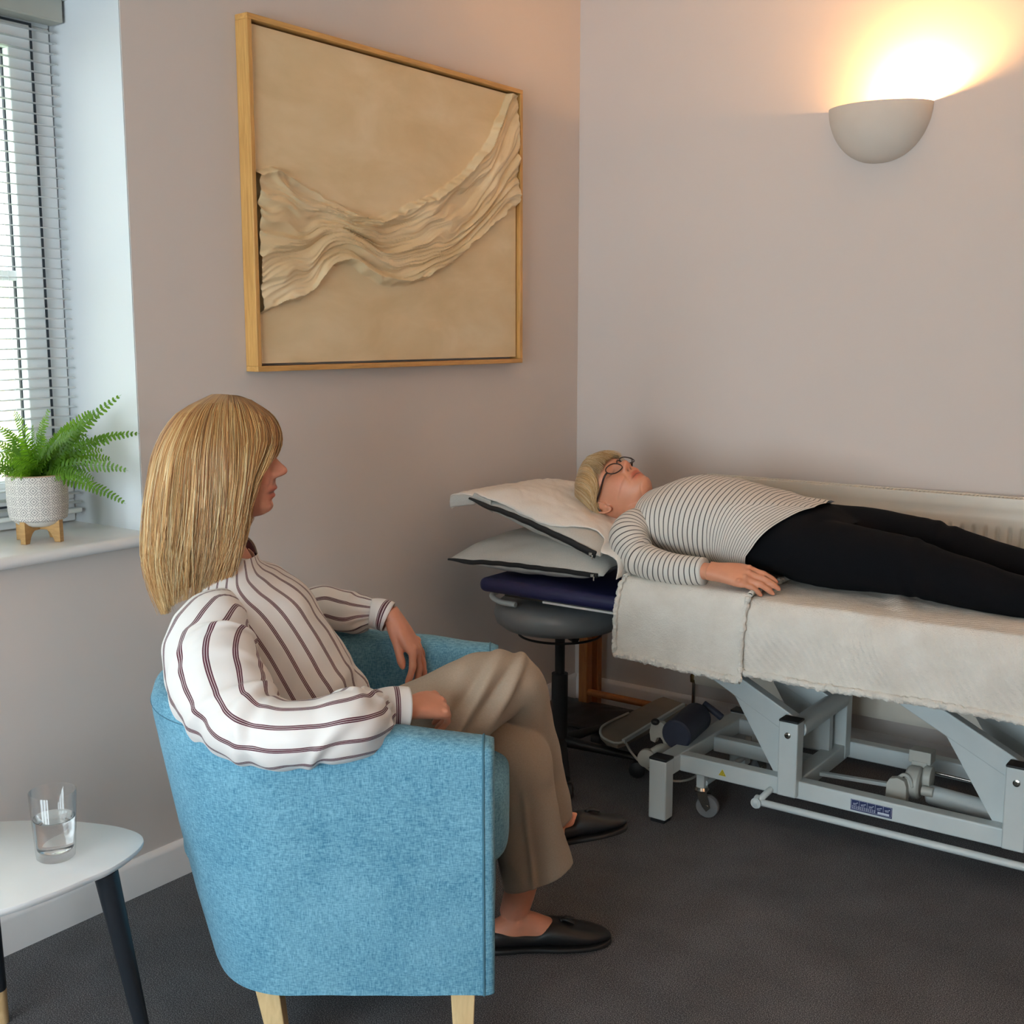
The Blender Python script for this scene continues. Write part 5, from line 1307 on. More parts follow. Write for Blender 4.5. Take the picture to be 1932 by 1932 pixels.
def shoe(parent, heel, toe, up, name='shoe', sole_drop=0.0):
    """heel and toe at sole level"""
    heel, toe = V(heel), V(toe); d = (toe - heel); L_ = d.length; d.normalize(); u = V(up); u = (u - d * u.dot(d)).normalized(); s_ = d.cross(u)
    root = []
    P = lambda x, y, z: heel + d * x * L_ + s_ * y + u * z
    T_ = [(0.0, 0.010, 0.040, 0.010), (0.02, 0.024, 0.052, 0.010), (0.10, 0.031, 0.055, 0.010), (0.25, 0.031, 0.047, 0.010), (0.40, 0.034, 0.046, 0.010), (0.50, 0.039, 0.060, 0.010), (0.60, 0.043, 0.056, 0.010), (0.75, 0.044, 0.043, 0.010), (0.88, 0.037, 0.034, 0.011), (0.96, 0.024, 0.026, 0.012), (1.0, 0.008, 0.018, 0.013)]
    keys = []
    for x, w, h, z0 in T_: keys.append((P(x, 0, (h + z0) / 2), (h - z0) / 2, w))
    mb = MB().loft(keys, n=32, m=50, ref=u, pw=2.7)
    up_ = mb.build(name, M['leather'], parent, sharp=1.4)
    sk = [(P(x, 0, 0.006 + (0.010 if False else 0)), 0.0065, w + 0.0025) for x, w, h, z0 in T_]
    MB().loft(sk, n=28, m=50, ref=u, pw=5).build('sole', M['sole'], up_, sharp=0.9)
    MB().box(P(0.13, 0, 0.0), (0.06, 0.052, 0.014), Matrix((d, s_, u)).transposed()).build('heel', M['sole'], up_, bevel=0.004)
    # apron seam and tassel bow
    ap = [P(0.50, -0.030, 0.052)] + [P(0.50 + 0.38 * sin(a), -0.030 * cos(a), 0.050 - 0.018 * sin(a)) for a in np.linspace(0.15, pi - 0.15, 24)] + [P(0.50, 0.030, 0.052)]
    MB().ptube(spline(ap, 40), 0.0022, n=6).build('apron_seam', M['leather'], up_)
    mb = MB(); c_ = P(0.60, 0, 0.059)
    for q in (-1, 1): mb.loft([(c_, 0.003, 0.003), (c_ + d * 0.012 + s_ * q * 0.006 + u * 0.002, 0.004, 0.006), (c_ + d * 0.028 + s_ * q * 0.010 - u * 0.004, 0.003, 0.0065)], n=8, m=8, ref=u)
    mb.ell(c_, (0.005, 0.008, 0.005), Matrix((d, s_, u)).transposed(), n=12); mb.build('tassel', M['leather'], up_)
    return up_

# ================================================================== SEATED WOMAN
w1 = thing('person', 'woman with long blonde hair and wine-striped blouse seated in the blue armchair', 'person', fs(-0.35, 2.38, 0))
HO = ats(432, 866, 2.38); hf, hs, hu = frame3((RT * 1.0 + FH * 0.03 + V((0, 0, 0.02))), V((0, 0, 1)) + RT * -0.03)
# hs points towards the camera or away; make +b the camera side
if hs.dot(FH) > 0: hs_b = -hs
else: hs_b = hs
SKIN1 = lin((214, 148, 120))
mb = MB(); head_mb(mb, HO, hf, hs, hu)
A_ = lambda x, y, s: ats(x, y, s)
mb.loft([(HO + hf * -0.012 + hu * -0.04, 0.058, 0.056), (A_(418, 975, 2.38), 0.053, 0.050), (A_(410, 1020, 2.38), 0.050, 0.050), (A_(418, 1070, 2.38), 0.064, 0.080), (A_(430, 1110, 2.38), 0.062, 0.12)], n=32, m=30, ref=RT)
mb.loft([(A_(420, 1085, 2.38), 0.045, 0.09), (A_(445, 1130, 2.38), 0.070, 0.15), (A_(475, 1190, 2.38), 0.10, 0.155), (A_(545, 1300, 2.38), 0.10, 0.14), (A_(585, 1400, 2.38), 0.10, 0.16), (A_(620, 1440, 2.38), 0.07, 0.13)], n=32, m=40, ref=RT)
# arms
mb.loft([(A_(425, 1180, 2.26), 0.035, 0.035), (A_(430, 1270, 2.16), 0.040, 0.040), (A_(500, 1370, 2.09), 0.038, 0.038), (A_(600, 1370, 2.07), 0.035, 0.035), (A_(700, 1345, 2.09), 0.027, 0.027), (A_(772, 1336, 2.11), 0.022, 0.026)], n=24, m=50, ref=RT + V((0, 0, 1)))
mb.loft([(A_(470, 1125, 2.53), 0.045, 0.045), (A_(540, 1180, 2.62), 0.040, 0.040), (A_(630, 1160, 2.65), 0.034, 0.034), (A_(700, 1158, 2.63), 0.026, 0.026), (A_(738, 1160, 2.62), 0.020, 0.025)], n=24, m=40, ref=V((0, 0, 1)))
nl = []
dn = RT * 0.62 + FH * 0.60 + V((0, 0, -0.12))
hand_mb(mb, A_(772, 1336, 2.11), dn, V((0, 0, 1)) - FH * 0.45 + RT * 0.35, FH - RT * 0.8 + V((0, 0, 0.3)), 0.90, curl=((42, 48, 20), (46, 50, 22), (50, 50, 24), (54, 50, 26)), tc=(0.75, 12, 15), spread=4, rec=nl)
dl = RT * 0.52 + V((0, 0, -0.72)) + FH * -0.10
hand_mb(mb, A_(740, 1162, 2.62), dl, V((0, 0, 0.75)) + RT * 0.75 - FH * 0.10, -FH + RT * -0.2, 1.04, curl=((34, 16, 10), (26, 16, 10), (16, 14, 10), (10, 12, 8)), tc=(0.9, -8, 6), spread=10, rec=nl)
# legs, ankles, feet
LK = A_(975, 1412, 2.41); RKn = A_(962, 1288, 2.37)
mb.loft([(A_(640, 1400, 2.29), 0.065, 0.065), (A_(800, 1375, 2.31), 0.052, 0.052), (A_(900, 1322, 2.36), 0.043, 0.043), (A_(968, 1312, 2.42), 0.038, 0.038), (A_(998, 1400, 2.49), 0.036, 0.036), (A_(1026, 1490, 2.53), 0.032, 0.032), (A_(1060, 1550, 2.55), 0.030, 0.029)], n=24, m=60, ref=V((0, 0.0, 1)) + RT)
mb.loft([(A_(640, 1415, 2.47), 0.065, 0.065), (A_(820, 1405, 2.46), 0.055, 0.055), (LK, 0.045, 0.045), (A_(992, 1560, 2.45), 0.040, 0.040), (A_(985, 1660, 2.47), 0.036, 0.036), (A_(968, 1725, 2.485), 0.031, 0.034)], n=24, m=60, ref=V((0, 0, 1)) + RT)
hl = fs(-0.058, 2.465, 0.0); tl_ = fs(0.222, 2.500, 0.0); hl.z = tl_.z = 0.004
dF = (tl_ - hl).normalized()
mb.loft([(hl + dF * 0.012 + V((0, 0, 0.04)), 0.020, 0.024), (hl + dF * 0.05 + V((0, 0, 0.046)), 0.034, 0.029), (hl + dF * 0.09 + V((0, 0, 0.05)), 0.034, 0.029), (hl + dF * 0.135 + V((0, 0, 0.040)), 0.025, 0.033), (hl + dF * 0.19 + V((0, 0, 0.028)), 0.014, 0.036), (hl + dF * 0.25 + V((0, 0, 0.02)), 0.008, 0.020)], n=20, m=30, ref=(0, 0, 1))
hr = A_(1052, 1592, 2.56); tr_ = A_(1160, 1566, 2.60)
dR = (tr_ - hr).normalized(); tr_ = hr + dR * 0.255; hr = hr - dR * 0.055; tr_ = tr_ - dR * 0.085
uR = FH * 0.15 + V((0, 0, 1)); uR = (uR - dR * uR.dot(dR)).normalized()
mb.loft([(hr + dR * 0.015 + uR * 0.04, 0.018, 0.022), (hr + dR * 0.05 + uR * 0.044, 0.030, 0.027), (hr + dR * 0.09 + uR * 0.040, 0.026, 0.027), (hr + dR * 0.135 + uR * 0.030, 0.018, 0.030), (hr + dR * 0.17 + uR * 0.024, 0.010, 0.030)], n=20, m=30, ref=uR)
mb.loft([(A_(1066, 1548, 2.55), 0.031, 0.030), (hr + dR * 0.05 + uR * 0.055, 0.034, 0.030)], n=20, m=8, ref=RT)
bo = mb.build('body', M['skin'], w1); remesh(bo, 0.0024, 3)
paint_skin(bo, SKIN1, HO, hf, hs, hu, nails=nl)
# trousers
mb = MB()
mb.loft([(A_(590, 1330, 2.38), 0.10, 0.15), (A_(600, 1390, 2.38), 0.115, 0.18), (A_(640, 1440, 2.38), 0.08, 0.165)], n=32, m=14, ref=RT)
mb.loft([(A_(600, 1430, 2.285), 0.09, 0.09), (A_(700, 1408, 2.28), 0.095, 0.095), (A_(800, 1370, 2.29), 0.094, 0.090), (A_(885, 1318, 2.33), 0.088, 0.082), (A_(940, 1292, 2.37), 0.078, 0.074), (A_(974, 1298, 2.40), 0.064, 0.066), (A_(990, 1355, 2.45), 0.060, 0.062), (A_(1006, 1430, 2.49), 0.064, 0.06), (A_(1022, 1500, 2.52), 0.062, 0.055), (A_(1030, 1545, 2.54), 0.060, 0.055)], n=36, m=90, ref=V((0, 0, 1)) + RT * 1.0)
mb.loft([(A_(600, 1420, 2.47), 0.09, 0.09), (A_(760, 1400, 2.47), 0.09, 0.09), (A_(880, 1398, 2.45), 0.080, 0.080), (A_(950, 1404, 2.42), 0.075, 0.074), (A_(978, 1430, 2.41), 0.068, 0.072), (A_(984, 1490, 2.42), 0.073, 0.066), (A_(994, 1560, 2.44), 0.077, 0.062), (A_(1006, 1605, 2.46), 0.080, 0.060), (A_(1018, 1650, 2.475), 0.082, 0.060), (A_(1022, 1672, 2.48), 0.083, 0.060)], n=36, m=90, ref=lambda t: V((0, 0, 1 - t)) + RT * (0.3 + t))
tro = mb.build('trousers', M['chino'], w1); remesh(tro, 0.0045, 3)
def hem_cut(o, c, nrm_, axis_r=0.12):
    """flatten everything past the hem plane so the leg ends in a clean edge"""
    P = coords(o); c = np.array(c); n_ = np.array(V(nrm_).normalized()); d = (P - c) @ n_; r_ = np.linalg.norm(P - c - d[:, None] * n_, axis=1)
    k = (d > 0) & (d < 0.14) & (r_ < 0.16); P[k] -= d[k][:, None] * n_ ; setcoords(o, P)
Kc = A_(1015, 1352, 2.38)
def tw(p, n_):
    p = V(p); F_ = (p - V((CAM.x, CAM.y, 0))).dot(RT); z = p.z
    w = 0.005 * N3(p.x * 8, p.y * 8, p.z * 8) + 0.002 * N3(p.x * 20, p.y * 20, p.z * 20)
    # drag folds running from the knee down towards the seat
    a = (F_ + 0.06) * 0.80 + (z - 0.60) * -0.60
    fold = sst(-0.36, -0.12, F_) * sst(0.36, 0.48, z) * (1 - 0.85 * sst(0.655, 0.735, z))
    w += fold * 0.014 * (gs(a - 0.015 + 0.1 * (z - .6), 0.012) + 0.8 * gs(a + 0.035 + 0.05 * (z - .6), 0.011) - 0.7 * gs(a + 0.010, 0.012) + 0.6 * gs(a + 0.085, 0.014) - 0.5 * gs(a + 0.058, 0.012))
    lo = 1 - sst(0.36, 0.46, z)
    w += lo * 0.006 * N3(F_ * 22, 0.5, z * 3.0) + lo * 0.004 * gs(F_ - 0.035 - (0.3 - z) * 0.1, 0.006)
    return w
displace(tro, tw)
for nm_, c_, nrm_ in (('hem', A_(1022, 1648, 2.475), V((0, 0, -1)) + RT * 0.46),): hem_cut(tro, c_, nrm_)
# blouse
Rref = lambda t: RT
mb = MB()
wk = wrinkle(0.008, 8, 20, seed=1)
tor = [(A_(592, 1362, 2.38), 0.108, 0.172), (A_(585, 1340, 2.38), 0.124, 0.180), (A_(562, 1305, 2.38), 0.126, 0.176), (A_(520, 1235, 2.38), 0.124, 0.168), (A_(478, 1165, 2.38), 0.120, 0.172), (A_(454, 1124, 2.38), 0.096, 0.176), (A_(440, 1098, 2.38), 0.078, 0.150), (A_(432, 1076, 2.38), 0.066, 0.098), (A_(428, 1054, 2.38), 0.058, 0.064)]
mb.loft(tor, n=96, m=90, ref=RT, disp=lambda u, v, p: wk(u, v, p) + 0.007 * sin(v * 30 + u * 9) * gs(v - 0.05, 0.12), K=1.05, cap=False)
wk2 = wrinkle(0.0075, 10, 22, seed=4)
rs = [(A_(440, 1150, 2.30), 0.050, 0.045), (A_(408, 1174, 2.225), 0.066, 0.068), (A_(398, 1228, 2.175), 0.080, 0.090), (A_(413, 1296, 2.10), 0.084, 0.090), (A_(458, 1358, 2.035), 0.078, 0.078), (A_(526, 1384, 1.99), 0.064, 0.062), (A_(600, 1383, 1.985), 0.062, 0.060), (A_(655, 1374, 1.995), 0.064, 0.062), (A_(690, 1356, 2.045), 0.054, 0.058), (A_(716, 1338, 2.09), 0.036, 0.036)]
def slv(u, v, p):
    w = wk2(u, v, p) * 0.9 * (1 - 0.5 * sst(0.9, 1, v)) + 0.004 * sin(u * 2 * pi * 15) * gs(v - 0.95, 0.05)
    for c_, k_, am in ((0.50, 0.05, 0.010), (0.56, -0.04, 0.008), (0.62, 0.06, 0.006), (0.80, 0.07, 0.009), (0.87, -0.05, 0.008), (0.30, 0.08, 0.006), (0.40, -0.06, 0.005)):
        q = v - c_ - k_ * sin(u * 2 * pi + c_ * 20); w += am * 0.62 * (gs(q, 0.016) - 0.8 * gs(q - 0.028, 0.018)) * (0.4 + 0.6 * abs(sin(pi * u + c_ * 9)))
    return w
mb.loft(rs, n=96, m=150, ref=-FH, disp=slv, K=0.46)
ls = [(A_(455, 1125, 2.49), 0.060, 0.060), (A_(500, 1150, 2.57), 0.064, 0.064), (A_(560, 1158, 2.64), 0.056, 0.056), (A_(620, 1148, 2.655), 0.050, 0.052), (A_(665, 1158, 2.64), 0.050, 0.050), (A_(690, 1156, 2.63), 0.034, 0.036), (A_(702, 1156, 2.63), 0.029, 0.031)]
mb.loft(ls, n=56, m=80, ref=V((0, 0, 1)), disp=lambda u, v, p: wk2(u, v, p) * 1.3 + 0.003 * sin(u * 2 * pi * 12) * gs(v - 0.95, 0.05), K=0.40)
bl_ = mb.build('blouse', M['blouse'], w1, sharp=2.5)
def cuff(pts, r, par):
    mb = MB(); mb.loft([(p, r_, r_ * 1.04) for p, r_ in zip(pts, r)], n=40, m=14, ref=V((0, 0, 1)), cap=False, K=0.0370 * 3)
    o = mb.build('cuff', M['blouse_cuff'], par); q = o.modifiers.new('s', 'SOLIDIFY'); q.thickness = 0.0025; q.offset = 1; return o
M['blouse_cuff'] = stripes('striped_cuff', (230, 224, 220), (84, 34, 50), 0.075, [(0.40, 0.425), (0.435, 0.475), (0.485, 0.51), (0.765, 0.80)], 1, 0.0)
cuff([A_(712, 1339, 2.09), A_(735, 1336, 2.095), A_(758, 1335, 2.10), A_(769, 1335, 2.103)], [0.034, 0.0365, 0.0365, 0.0355], bl_)
cuff([A_(699, 1156, 2.63), A_(714, 1158, 2.63), A_(728, 1162, 2.625), A_(733, 1164, 2.624)], [0.030, 0.033, 0.0335, 0.033], bl_)
# open collar and placket
def ribbon(rows, name, m, par, th=0.0015):
    n = len(rows[0]); mb = MB().add([V(p) for r_ in rows for p in r_], [(i * n + j, i * n + j + 1, (i + 1) * n + j + 1, (i + 1) * n + j) for i in range(len(rows) - 1) for j in range(n - 1)])
    o = mb.build(name, m, par, sharp=2); q = o.modifiers.new('s', 'SOLIDIFY'); q.thickness = th; return o
colA, colB = [], []
for t in np.linspace(0, 1, 32):
    th = radians(-158 + 316 * t); x = -cos(th); y = -sin(th)          # opening at the throat
    base_ = A_(430, 1052, 2.38) + RT * (0.054 * x) + FH * 0.060 * y + V((0, 0, -0.026 * x))
    colA.append(base_); colB.append(base_ + RT * (0.004 * x - 0.004) + FH * 0.004 * y + V((0, 0, 0.026)))
M['blouse_plain'] = mat('blouse_cream', (226, 218, 208), 0.6, namp=0.03)
ribbon([colA, [a.lerp(b2, 0.6) + V((0, 0, 0.002)) for a, b2 in zip(colA, colB)], colB], 'collar', M['blouse_plain'], bl_)
far_e = spline([A_(446, 1012, 2.43), A_(466, 1017, 2.435), A_(480, 1034, 2.43), A_(488, 1064, 2.405)], 20)
far_i = spline([A_(446, 1026, 2.43), A_(459, 1040, 2.43), A_(471, 1054, 2.42), A_(486, 1068, 2.405)], 20)
ribbon([far_e, far_i], 'lapel', M['wine'], bl_)
ribbon([[p + V((0, 0, 0.004)) + RT * 0.002 + FH * 0.003 for p in far_e], [p + FH * 0.012 - V((0, 0, 0.012)) + RT * 0.002 for p in far_e]], 'lapel', M['blouse_plain'], bl_)
# hair
g1 = [(-178, [(-.03, 0, .127), (-.1, -.01, .09), (-.145, -.01, .02), (-.162, -.01, -.06), (-.176, -.01, -.14), (-.181, -.01, -.2), (-.165, -.01, -.27), (-.14, -.01, -.325)]),
      (-120, [(-.02, -.01, .128), (-.05, -.06, .095), (-.075, -.085, .02), (-.085, -.095, -.06), (-.095, -.10, -.14), (-.10, -.10, -.2), (-.095, -.10, -.25), (-.09, -.10, -.28)]),
      (-60, [(0.02, -.01, .126), (.05, -.05, .095), (.06, -.075, .04), (.050, -.085, -.03), (.035, -.088, -.09), (.015, -.088, -.14), (.0, -.088, -.17), (-.01, -.088, -.20)]),
      (-25, [(0.045, -.005, .118), (.082, -.03, .085), (.094, -.045, .045), (.080, -.062, .0), (.055, -.072, -.04), (.035, -.078, -.08), (.02, -.08, -.11), (.005, -.082, -.14)]),
      (-8, [(0.05, -.002, .117), (.084, -.012, .088), (.1, -.022, .055), (.097, -.038, .02), (.078, -.052, -.01), (.055, -.062, -.04), (.04, -.07, -.07), (.02, -.075, -.11)]),
      (8, [(0.05, .002, .117), (.085, .012, .088), (.101, .022, .055), (.0985, .036, .022), (.086, .050, -.008), (.060, .060, -.045), (.046, .066, -.08), (.036, .070, -.12)]),
      (25, [(0.045, .004, .119), (.080, .03, .088), (.094, .042, .05), (.084, .054, .015), (.064, .064, -.022), (.051, .072, -.07), (.042, .078, -.13), (.022, .083, -.185), (.002, .086, -.235)]),
      (50, [(0.03, .006, .124), (.055, .045, .10), (.068, .066, .05), (.062, .080, .0), (.050, .086, -.06), (.040, .090, -.12), (.022, .094, -.18), (.0, .095, -.24)]),
      (85, [(0.005, .008, .129), (.008, .06, .105), (.008, .09, .04), (.004, .098, -.04), (-.006, .102, -.12), (-.018, .104, -.18), (-.03, .104, -.22), (-.045, .10, -.27)]),
      (125, [(-.02, .006, .130), (-.055, .055, .098), (-.085, .085, .03), (-.10, .095, -.05), (-.11, .10, -.13), (-.118, .10, -.19), (-.115, .098, -.25), (-.11, .09, -.30)]),
      (155, [(-.028, .004, .129), (-.08, .04, .097), (-.122, .05, .028), (-.142, .056, -.05), (-.155, .06, -.13), (-.162, .06, -.2), (-.150, .06, -.26), (-.13, .05, -.325)]),
      (178, [(-.03, 0, .127), (-.1, 0.01, .09), (-.146, 0.01, .02), (-.164, 0.01, -.06), (-.178, 0.01, -.14), (-.183, 0.01, -.2), (-.167, 0.01, -.27), (-.142, 0.01, -.33)])]
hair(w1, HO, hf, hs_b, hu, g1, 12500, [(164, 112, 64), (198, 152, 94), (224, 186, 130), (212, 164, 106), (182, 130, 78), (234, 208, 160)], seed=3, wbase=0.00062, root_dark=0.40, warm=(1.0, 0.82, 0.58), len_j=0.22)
# shoes
shoe(w1, hl, tl_, (0, 0, 1)); shoe(w1, hr, tr_, uR)
# ================================================================== WOMAN LYING ON THE COUCH
w2 = thing('person', 'woman with short pale blonde hair and glasses lying on the treatment couch', 'person', (0.95, -0.58, ZT))
f2, u2 = V((0.25, -0.30, 0.92)), V((-0.95, 0.0, 0.28))
f2, s2, u2 = frame3(f2, u2)
b2_ = -s2 if s2.y > 0 else s2                                   # towards the camera
O2 = ony(1137, 946, -0.672) + f2 * 0.010 + u2 * 0.012 - b2_ * 0.0735 + V((0.006, 0, -0.010))
SKIN2 = lin((216, 150, 118))
mb = MB(); head_mb(mb, O2, f2, s2, u2, age=1.0)
for q in (1, -1): ear_mb(mb, O2, f2, s2, u2, q)
X3 = V((1, 0, 0)); Z3 = V((0, 0, 1))
mb.loft([(O2 + f2 * -0.014 + u2 * -0.035, 0.058, 0.058), (O2 + f2 * -0.016 + u2 * -0.09, 0.055, 0.054), (V((0.600, -0.60, 0.850)), 0.056, 0.058), (V((0.64, -0.60, 0.832)), 0.052, 0.070), (V((0.70, -0.60, 0.825)), 0.06, 0.11)], n=32, m=30, ref=Z3)
mb.loft([(V((0.66, -0.60, 0.825)), 0.045, 0.07), (V((0.70, -0.60, 0.825)), 0.07, 0.13), (V((0.82, -0.60, 0.825)), 0.090, 0.15), (V((0.95, -0.60, 0.80)), 0.065, 0.12), (V((1.12, -0.60, 0.795)), 0.060, 0.12), (V((1.25, -0.61, 0.785)), 0.05, 0.12)], n=32, m=30, ref=Z3)
Ws = ony(1346, 1078, -0.885)
mb.loft([(ony(1222, 990, -0.72), 0.030, 0.030), (ony(1198, 1015, -0.80), 0.032, 0.032), (ony(1225, 1058, -0.86), 0.031, 0.031), (ony(1280, 1074, -0.875), 0.030, 0.032), (ony(1340, 1078, -0.875), 0.021, 0.029)], n=24, m=40, ref=Z3)
mb.loft([(V((0.70, -0.46, 0.81)), 0.04, 0.04), (V((0.80, -0.39, 0.76)), 0.037, 0.037), (V((0.95, -0.375, 0.74)), 0.034, 0.034), (V((1.12, -0.375, 0.735)), 0.022, 0.026)], n=24, m=30, ref=Z3)
nl2 = []
hand_mb(mb, Ws, V((1, 0.13, -0.06)), V((0.05, -0.50, 0.86)), V((0, 1, 0.3)), 1.04, curl=((12, 16, 10), (14, 16, 10), (16, 18, 10), (18, 20, 12)), tc=(0.95, -8, 6), spread=-1.0, wr=0.027, rec=nl2)
hand_mb(mb, V((1.12, -0.375, 0.735)), V((1, -0.05, -0.1)), V((0, 0.3, 0.9)), V((0, -1, 0.3)), 0.95, curl=((10, 14, 10),) * 4, tc=(0.9, 0, 10), spread=3)
lg = [[(1.16, -0.66, 0.785, 0.06), (1.28, -0.685, 0.78, 0.06), (1.42, -0.70, 0.775, 0.045), (1.58, -0.71, 0.752, 0.042), (1.74, -0.715, 0.735, 0.030), (1.82, -0.72, 0.735, 0.031)],
      [(1.16, -0.53, 0.79, 0.06), (1.28, -0.51, 0.785, 0.06), (1.42, -0.50, 0.785, 0.045), (1.58, -0.50, 0.765, 0.042), (1.74, -0.50, 0.745, 0.030), (1.82, -0.50, 0.735, 0.031)]]
for L_ in lg:
    mb.loft([(V(q[:3]), q[3], q[3]) for q in L_], n=20, m=40, ref=Z3)
    e = V(L_[-1][:3]); mb.loft([(e + V((-0.01, 0, 0)), 0.03, 0.03), (e + V((0.015, 0, 0.04)), 0.030, 0.030), (e + V((0.03, -0.01, 0.10)), 0.022, 0.036), (e + V((0.03, -0.02, 0.17)), 0.012, 0.036)], n=20, m=20, ref=X3)
bo2 = mb.build('body', M['skin'], w2); remesh(bo2, 0.0025, 3)
def creases(p, n_):
    r = V(p) - O2; a, c = r.dot(f2), r.dot(u2)
    if not (-0.17 < c < -0.08) or a < -0.03: return 0.0
    k = sst(-0.03, 0.0, a)
    return -0.0016 * k * (gs(c + 0.128 - 0.18 * (a - 0.04), 0.0022) + 0.8 * gs(c + 0.142 - 0.22 * (a - 0.04), 0.0022) + 0.6 * gs(c + 0.108 - 0.35 * (a - 0.05), 0.0020))
displace(bo2, creases)
paint_skin(bo2, SKIN2, O2, f2, s2, u2, nails=nl2, lash=True, blush=0.8)
# striped jersey
mb = MB(); wj = wrinkle(0.0045, 9, 24, seed=11)
tj = [(V((0.634, -0.60, 0.838)), 0.052, 0.062), (V((0.646, -0.60, 0.836)), 0.064, 0.100), (V((0.675, -0.60, 0.834)), 0.082, 0.150), (V((0.72, -0.60, 0.832)), 0.100, 0.183), (V((0.80, -0.60, 0.836)), 0.119, 0.190), (V((0.90, -0.60, 0.830)), 0.122, 0.186), (V((1.0, -0.60, 0.822)), 0.116, 0.183), (V((1.10, -0.605, 0.812)), 0.106, 0.187), (V((1.18, -0.61, 0.806)), 0.103, 0.190)]
mb.loft(tj, n=96, m=110, ref=Z3, pw=2.2, cap=False, disp=lambda u, v, p: wj(u, v, p) + 0.004 * sin(u * 40 + v * 6) * sst(0.75, 1, v) + 0.0035 * N3(p.x * 30, u * 8, 2) * gs(v - 0.18, 0.12))
for i, p in enumerate(mb.v):
    if p.x > 0.92:
        k = (p.x - 0.92) / 0.26; drop = min(max((0.905 - p.z) / 0.13, 0), 1.3)
        mb.v[i] = V((p.x - 0.125 * k * min(drop, 1.0) ** 0.6 - 0.03 * k * max(0, drop - 0.8), p.y, p.z))
js = [(ony(1228, 985, -0.715), 0.044, 0.046), (ony(1200, 996, -0.765), 0.055, 0.055), (ony(1187, 1018, -0.815), 0.056, 0.055), (ony(1205, 1050, -0.850), 0.050, 0.050), (ony(1245, 1069, -0.872), 0.045, 0.046), (ony(1290, 1076, -0.878), 0.041, 0.042), (ony(1329, 1078, -0.876), 0.037, 0.038)]
mb.loft(js, n=56, m=80, ref=Z3, disp=lambda u, v, p: wj(u, v, p) * 0.9 + 0.004 * gs(v - 0.45 - 0.05 * sin(6 * u), 0.02) - 0.004 * gs(v - 0.50 - 0.05 * sin(6 * u), 0.02))
mb.loft([(V((0.69, -0.47, 0.815)), 0.055, 0.055), (V((0.78, -0.40, 0.775)), 0.052, 0.052), (V((0.93, -0.38, 0.75)), 0.044, 0.044), (V((1.08, -0.375, 0.74)), 0.036, 0.037)], n=40, m=50, ref=Z3, disp=wj)
jo = mb.build('striped_top', M['jersey'], w2, sharp=2.5)
# neckline band
nb_ = [V((0.634 + 0.002, -0.60 + 0.063 * sin(a), 0.838 + 0.053 * cos(a))) for a in np.linspace(0, 2 * pi, 50)]
MB().ptube(nb_, 0.004, n=8).build('neck_band', M['jersey'], jo)
cf_ = [Ws + V((-0.008, 0, 0))]
# black trousers
mb = MB()
mb.loft([(V((0.96, -0.605, 0.795)), 0.070, 0.15), (V((1.02, -0.605, 0.800)), 0.086, 0.168), (V((1.10, -0.605, 0.802)), 0.094, 0.178), (V((1.18, -0.605, 0.800)), 0.096, 0.183), (V((1.26, -0.605, 0.79)), 0.075, 0.165)], n=48, m=24, ref=Z3, pw=2.3)
def LG(rows): return [(V(r[:3]), r[3], r[4]) for r in rows]
mb.loft(LG([(1.14, -0.675, 0.795, 0.090, 0.095), (1.26, -0.690, 0.786, 0.088, 0.092), (1.36, -0.700, 0.785, 0.080, 0.084), (1.44, -0.706, 0.782, 0.074, 0.076), (1.52, -0.71, 0.768, 0.066, 0.070), (1.60, -0.712, 0.756, 0.060, 0.066), (1.68, -0.716, 0.745, 0.053, 0.060), (1.755, -0.72, 0.738, 0.049, 0.056)]), n=36, m=70, ref=Z3)
mb.loft(LG([(1.14, -0.520, 0.800, 0.094, 0.095), (1.26, -0.505, 0.800, 0.090, 0.090), (1.36, -0.500, 0.800, 0.083, 0.082), (1.44, -0.498, 0.796, 0.076, 0.076), (1.52, -0.495, 0.784, 0.068, 0.070), (1.60, -0.49, 0.770, 0.060, 0.064), (1.68, -0.49, 0.757, 0.054, 0.060), (1.755, -0.49, 0.747, 0.050, 0.056)]), n=36, m=70, ref=Z3)
t2 = mb.build('trousers', M['blackcloth'], w2); remesh(t2, 0.005, 4)
displace(t2, lambda p, n_: 0.004 * N3(p[0] * 9, p[1] * 9, p[2] * 9) + 0.003 * sin(p[0] * 150 + 40 * p[2]) * gs(p[0] - 1.47, 0.035) * (1 if p[1] > -0.62 else 0.6) + 0.0015 * N3(p[0] * 26, p[1] * 14, p[2] * 30))
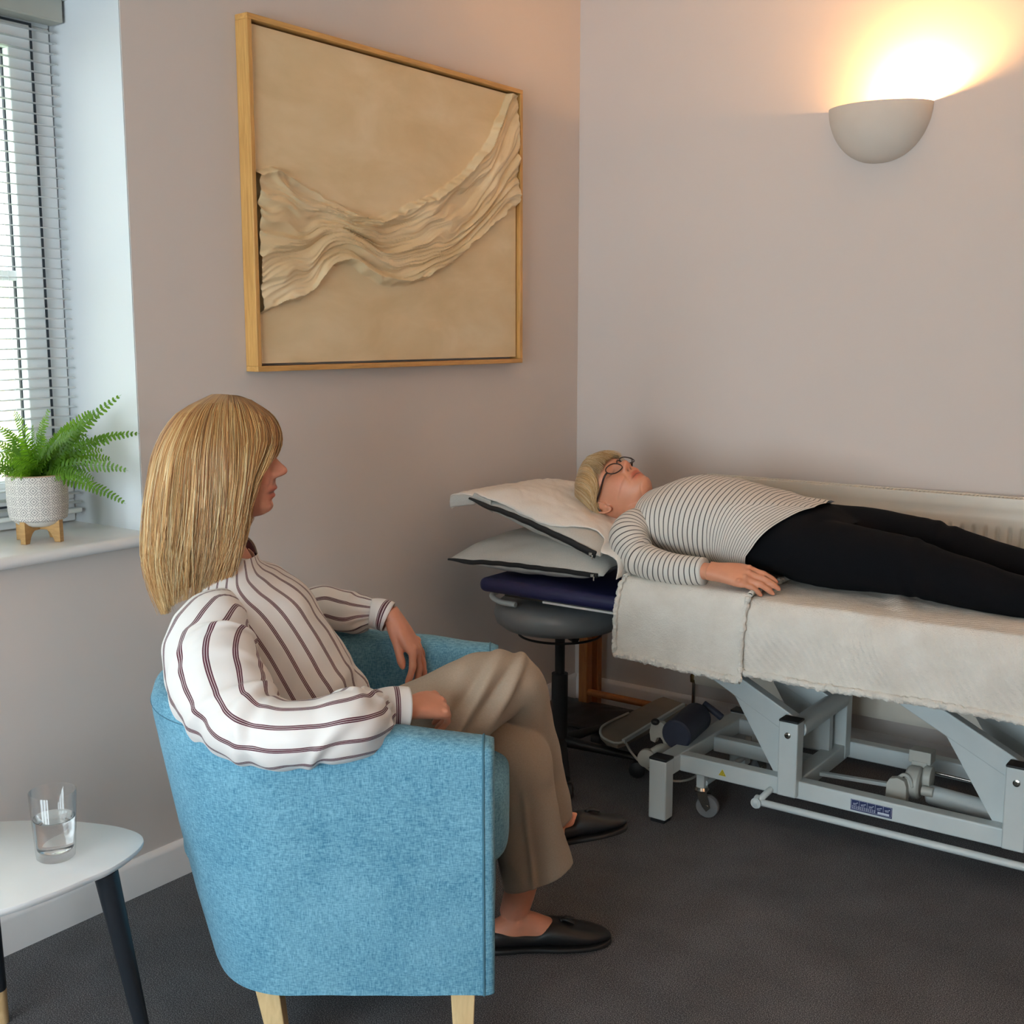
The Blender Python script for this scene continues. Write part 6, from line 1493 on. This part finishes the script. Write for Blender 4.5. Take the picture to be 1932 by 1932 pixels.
# hair
def mir(g): return [(-p, [(a, -b_, c) for a, b_, c in pl]) for p, pl in reversed(g)]
gb = [(0, [(0, 0, .121), (.04, 0, .124), (.078, 0, .104), (.098, 0, .072), (.104, 0, .042), (.102, 0, .020)]),
      (22, [(0, .008, .121), (.04, .022, .120), (.074, .032, .095), (.092, .042, .062), (.096, .048, .034), (.089, .055, .012)]),
      (42, [(0, .012, .122), (.035, .042, .112), (.064, .062, .078), (.070, .070, .040), (.050, .079, .014), (.006, .086, .012), (-.045, .088, .0)]),
      (66, [(-.005, .015, .123), (.010, .055, .110), (.028, .079, .064), (.020, .086, .032), (-.014, .089, .018), (-.050, .089, -.018), (-.060, .086, -.07)]),
      (92, [(-.012, .015, .123), (-.012, .06, .106), (-.010, .084, .062), (-.026, .090, .022), (-.054, .090, -.022), (-.062, .088, -.065), (-.066, .084, -.115)]),
      (122, [(-.02, .01, .122), (-.035, .06, .101), (-.045, .085, .052), (-.060, .090, -.006), (-.072, .086, -.068), (-.078, .078, -.130)]),
      (152, [(-.03, .004, .119), (-.07, .05, .086), (-.090, .068, .03), (-.1, .07, -.04), (-.1, .062, -.125)]),
      (180, [(-.03, 0, .119), (-.08, 0, .086), (-.105, 0, .03), (-.109, 0, -.05), (-.106, 0, -.125)])]
hair(w2, O2, f2, b2_, u2, mir(gb)[:-1] + gb, 7500, [(214, 172, 118), (230, 196, 146), (240, 214, 172), (204, 160, 104)], seed=9, wbase=0.0006, root_dark=0.10, shell=0.955, len_j=0.16)
# glasses
M['tort'] = mat('dark_brown_acetate', (44, 22, 18), 0.3, namp=0.3, nscale=80)
gls = thing('glasses', 'dark brown round glasses worn by the woman lying down', 'glasses', O2)
def G3(a, b_, c): return O2 + f2 * a + s2 * b_ + u2 * c
mb = MB(); lens = MB()
for q in (1, -1):
    rim = []
    for k in range(41):
        t = 2 * pi * k / 40; ct, st_ = cos(t), sin(t)
        rx = 0.0255 * math.copysign(abs(ct) ** 0.9, ct); ry = 0.0205 * math.copysign(abs(st_) ** 0.9, st_)
        bb = 0.034 + rx; rim.append(G3(0.1005 - 0.0100 * ((bb) / 0.06) ** 2, q * bb, -0.010 + ry + 0.002 * ct))
    mb.ptube(rim, 0.0019, n=8)
    cc = sum(rim[:-1], V((0, 0, 0))) / 40; o_ = len(lens.v)
    lens.add([cc] + rim[:-1], [(0, 1 + i, 1 + (i + 1) % 40) for i in range(40)])
mb.ptube(spline([G3(0.1000, 0.0095, -0.003), G3(0.106, 0, 0.002), G3(0.1000, -0.0095, -0.003)], 14), 0.0017, n=8)
mb.build('frame', M['tort'], gls)
for q in (1, -1):
    tp_ = spline([G3(0.0910, q * 0.0600, -0.004), G3(0.079, q * 0.0735, -0.003), G3(0.03, q * 0.083, 0.002), G3(-0.012, q * 0.088, 0.008), G3(-0.032, q * 0.086, -0.012)], 30)
    MB().loft([(p, 0.0034, 0.0018) for p in tp_], n=10, ref=u2).build('temple', M['tort'], gls)
lens.build('lenses', M['pane'], gls)
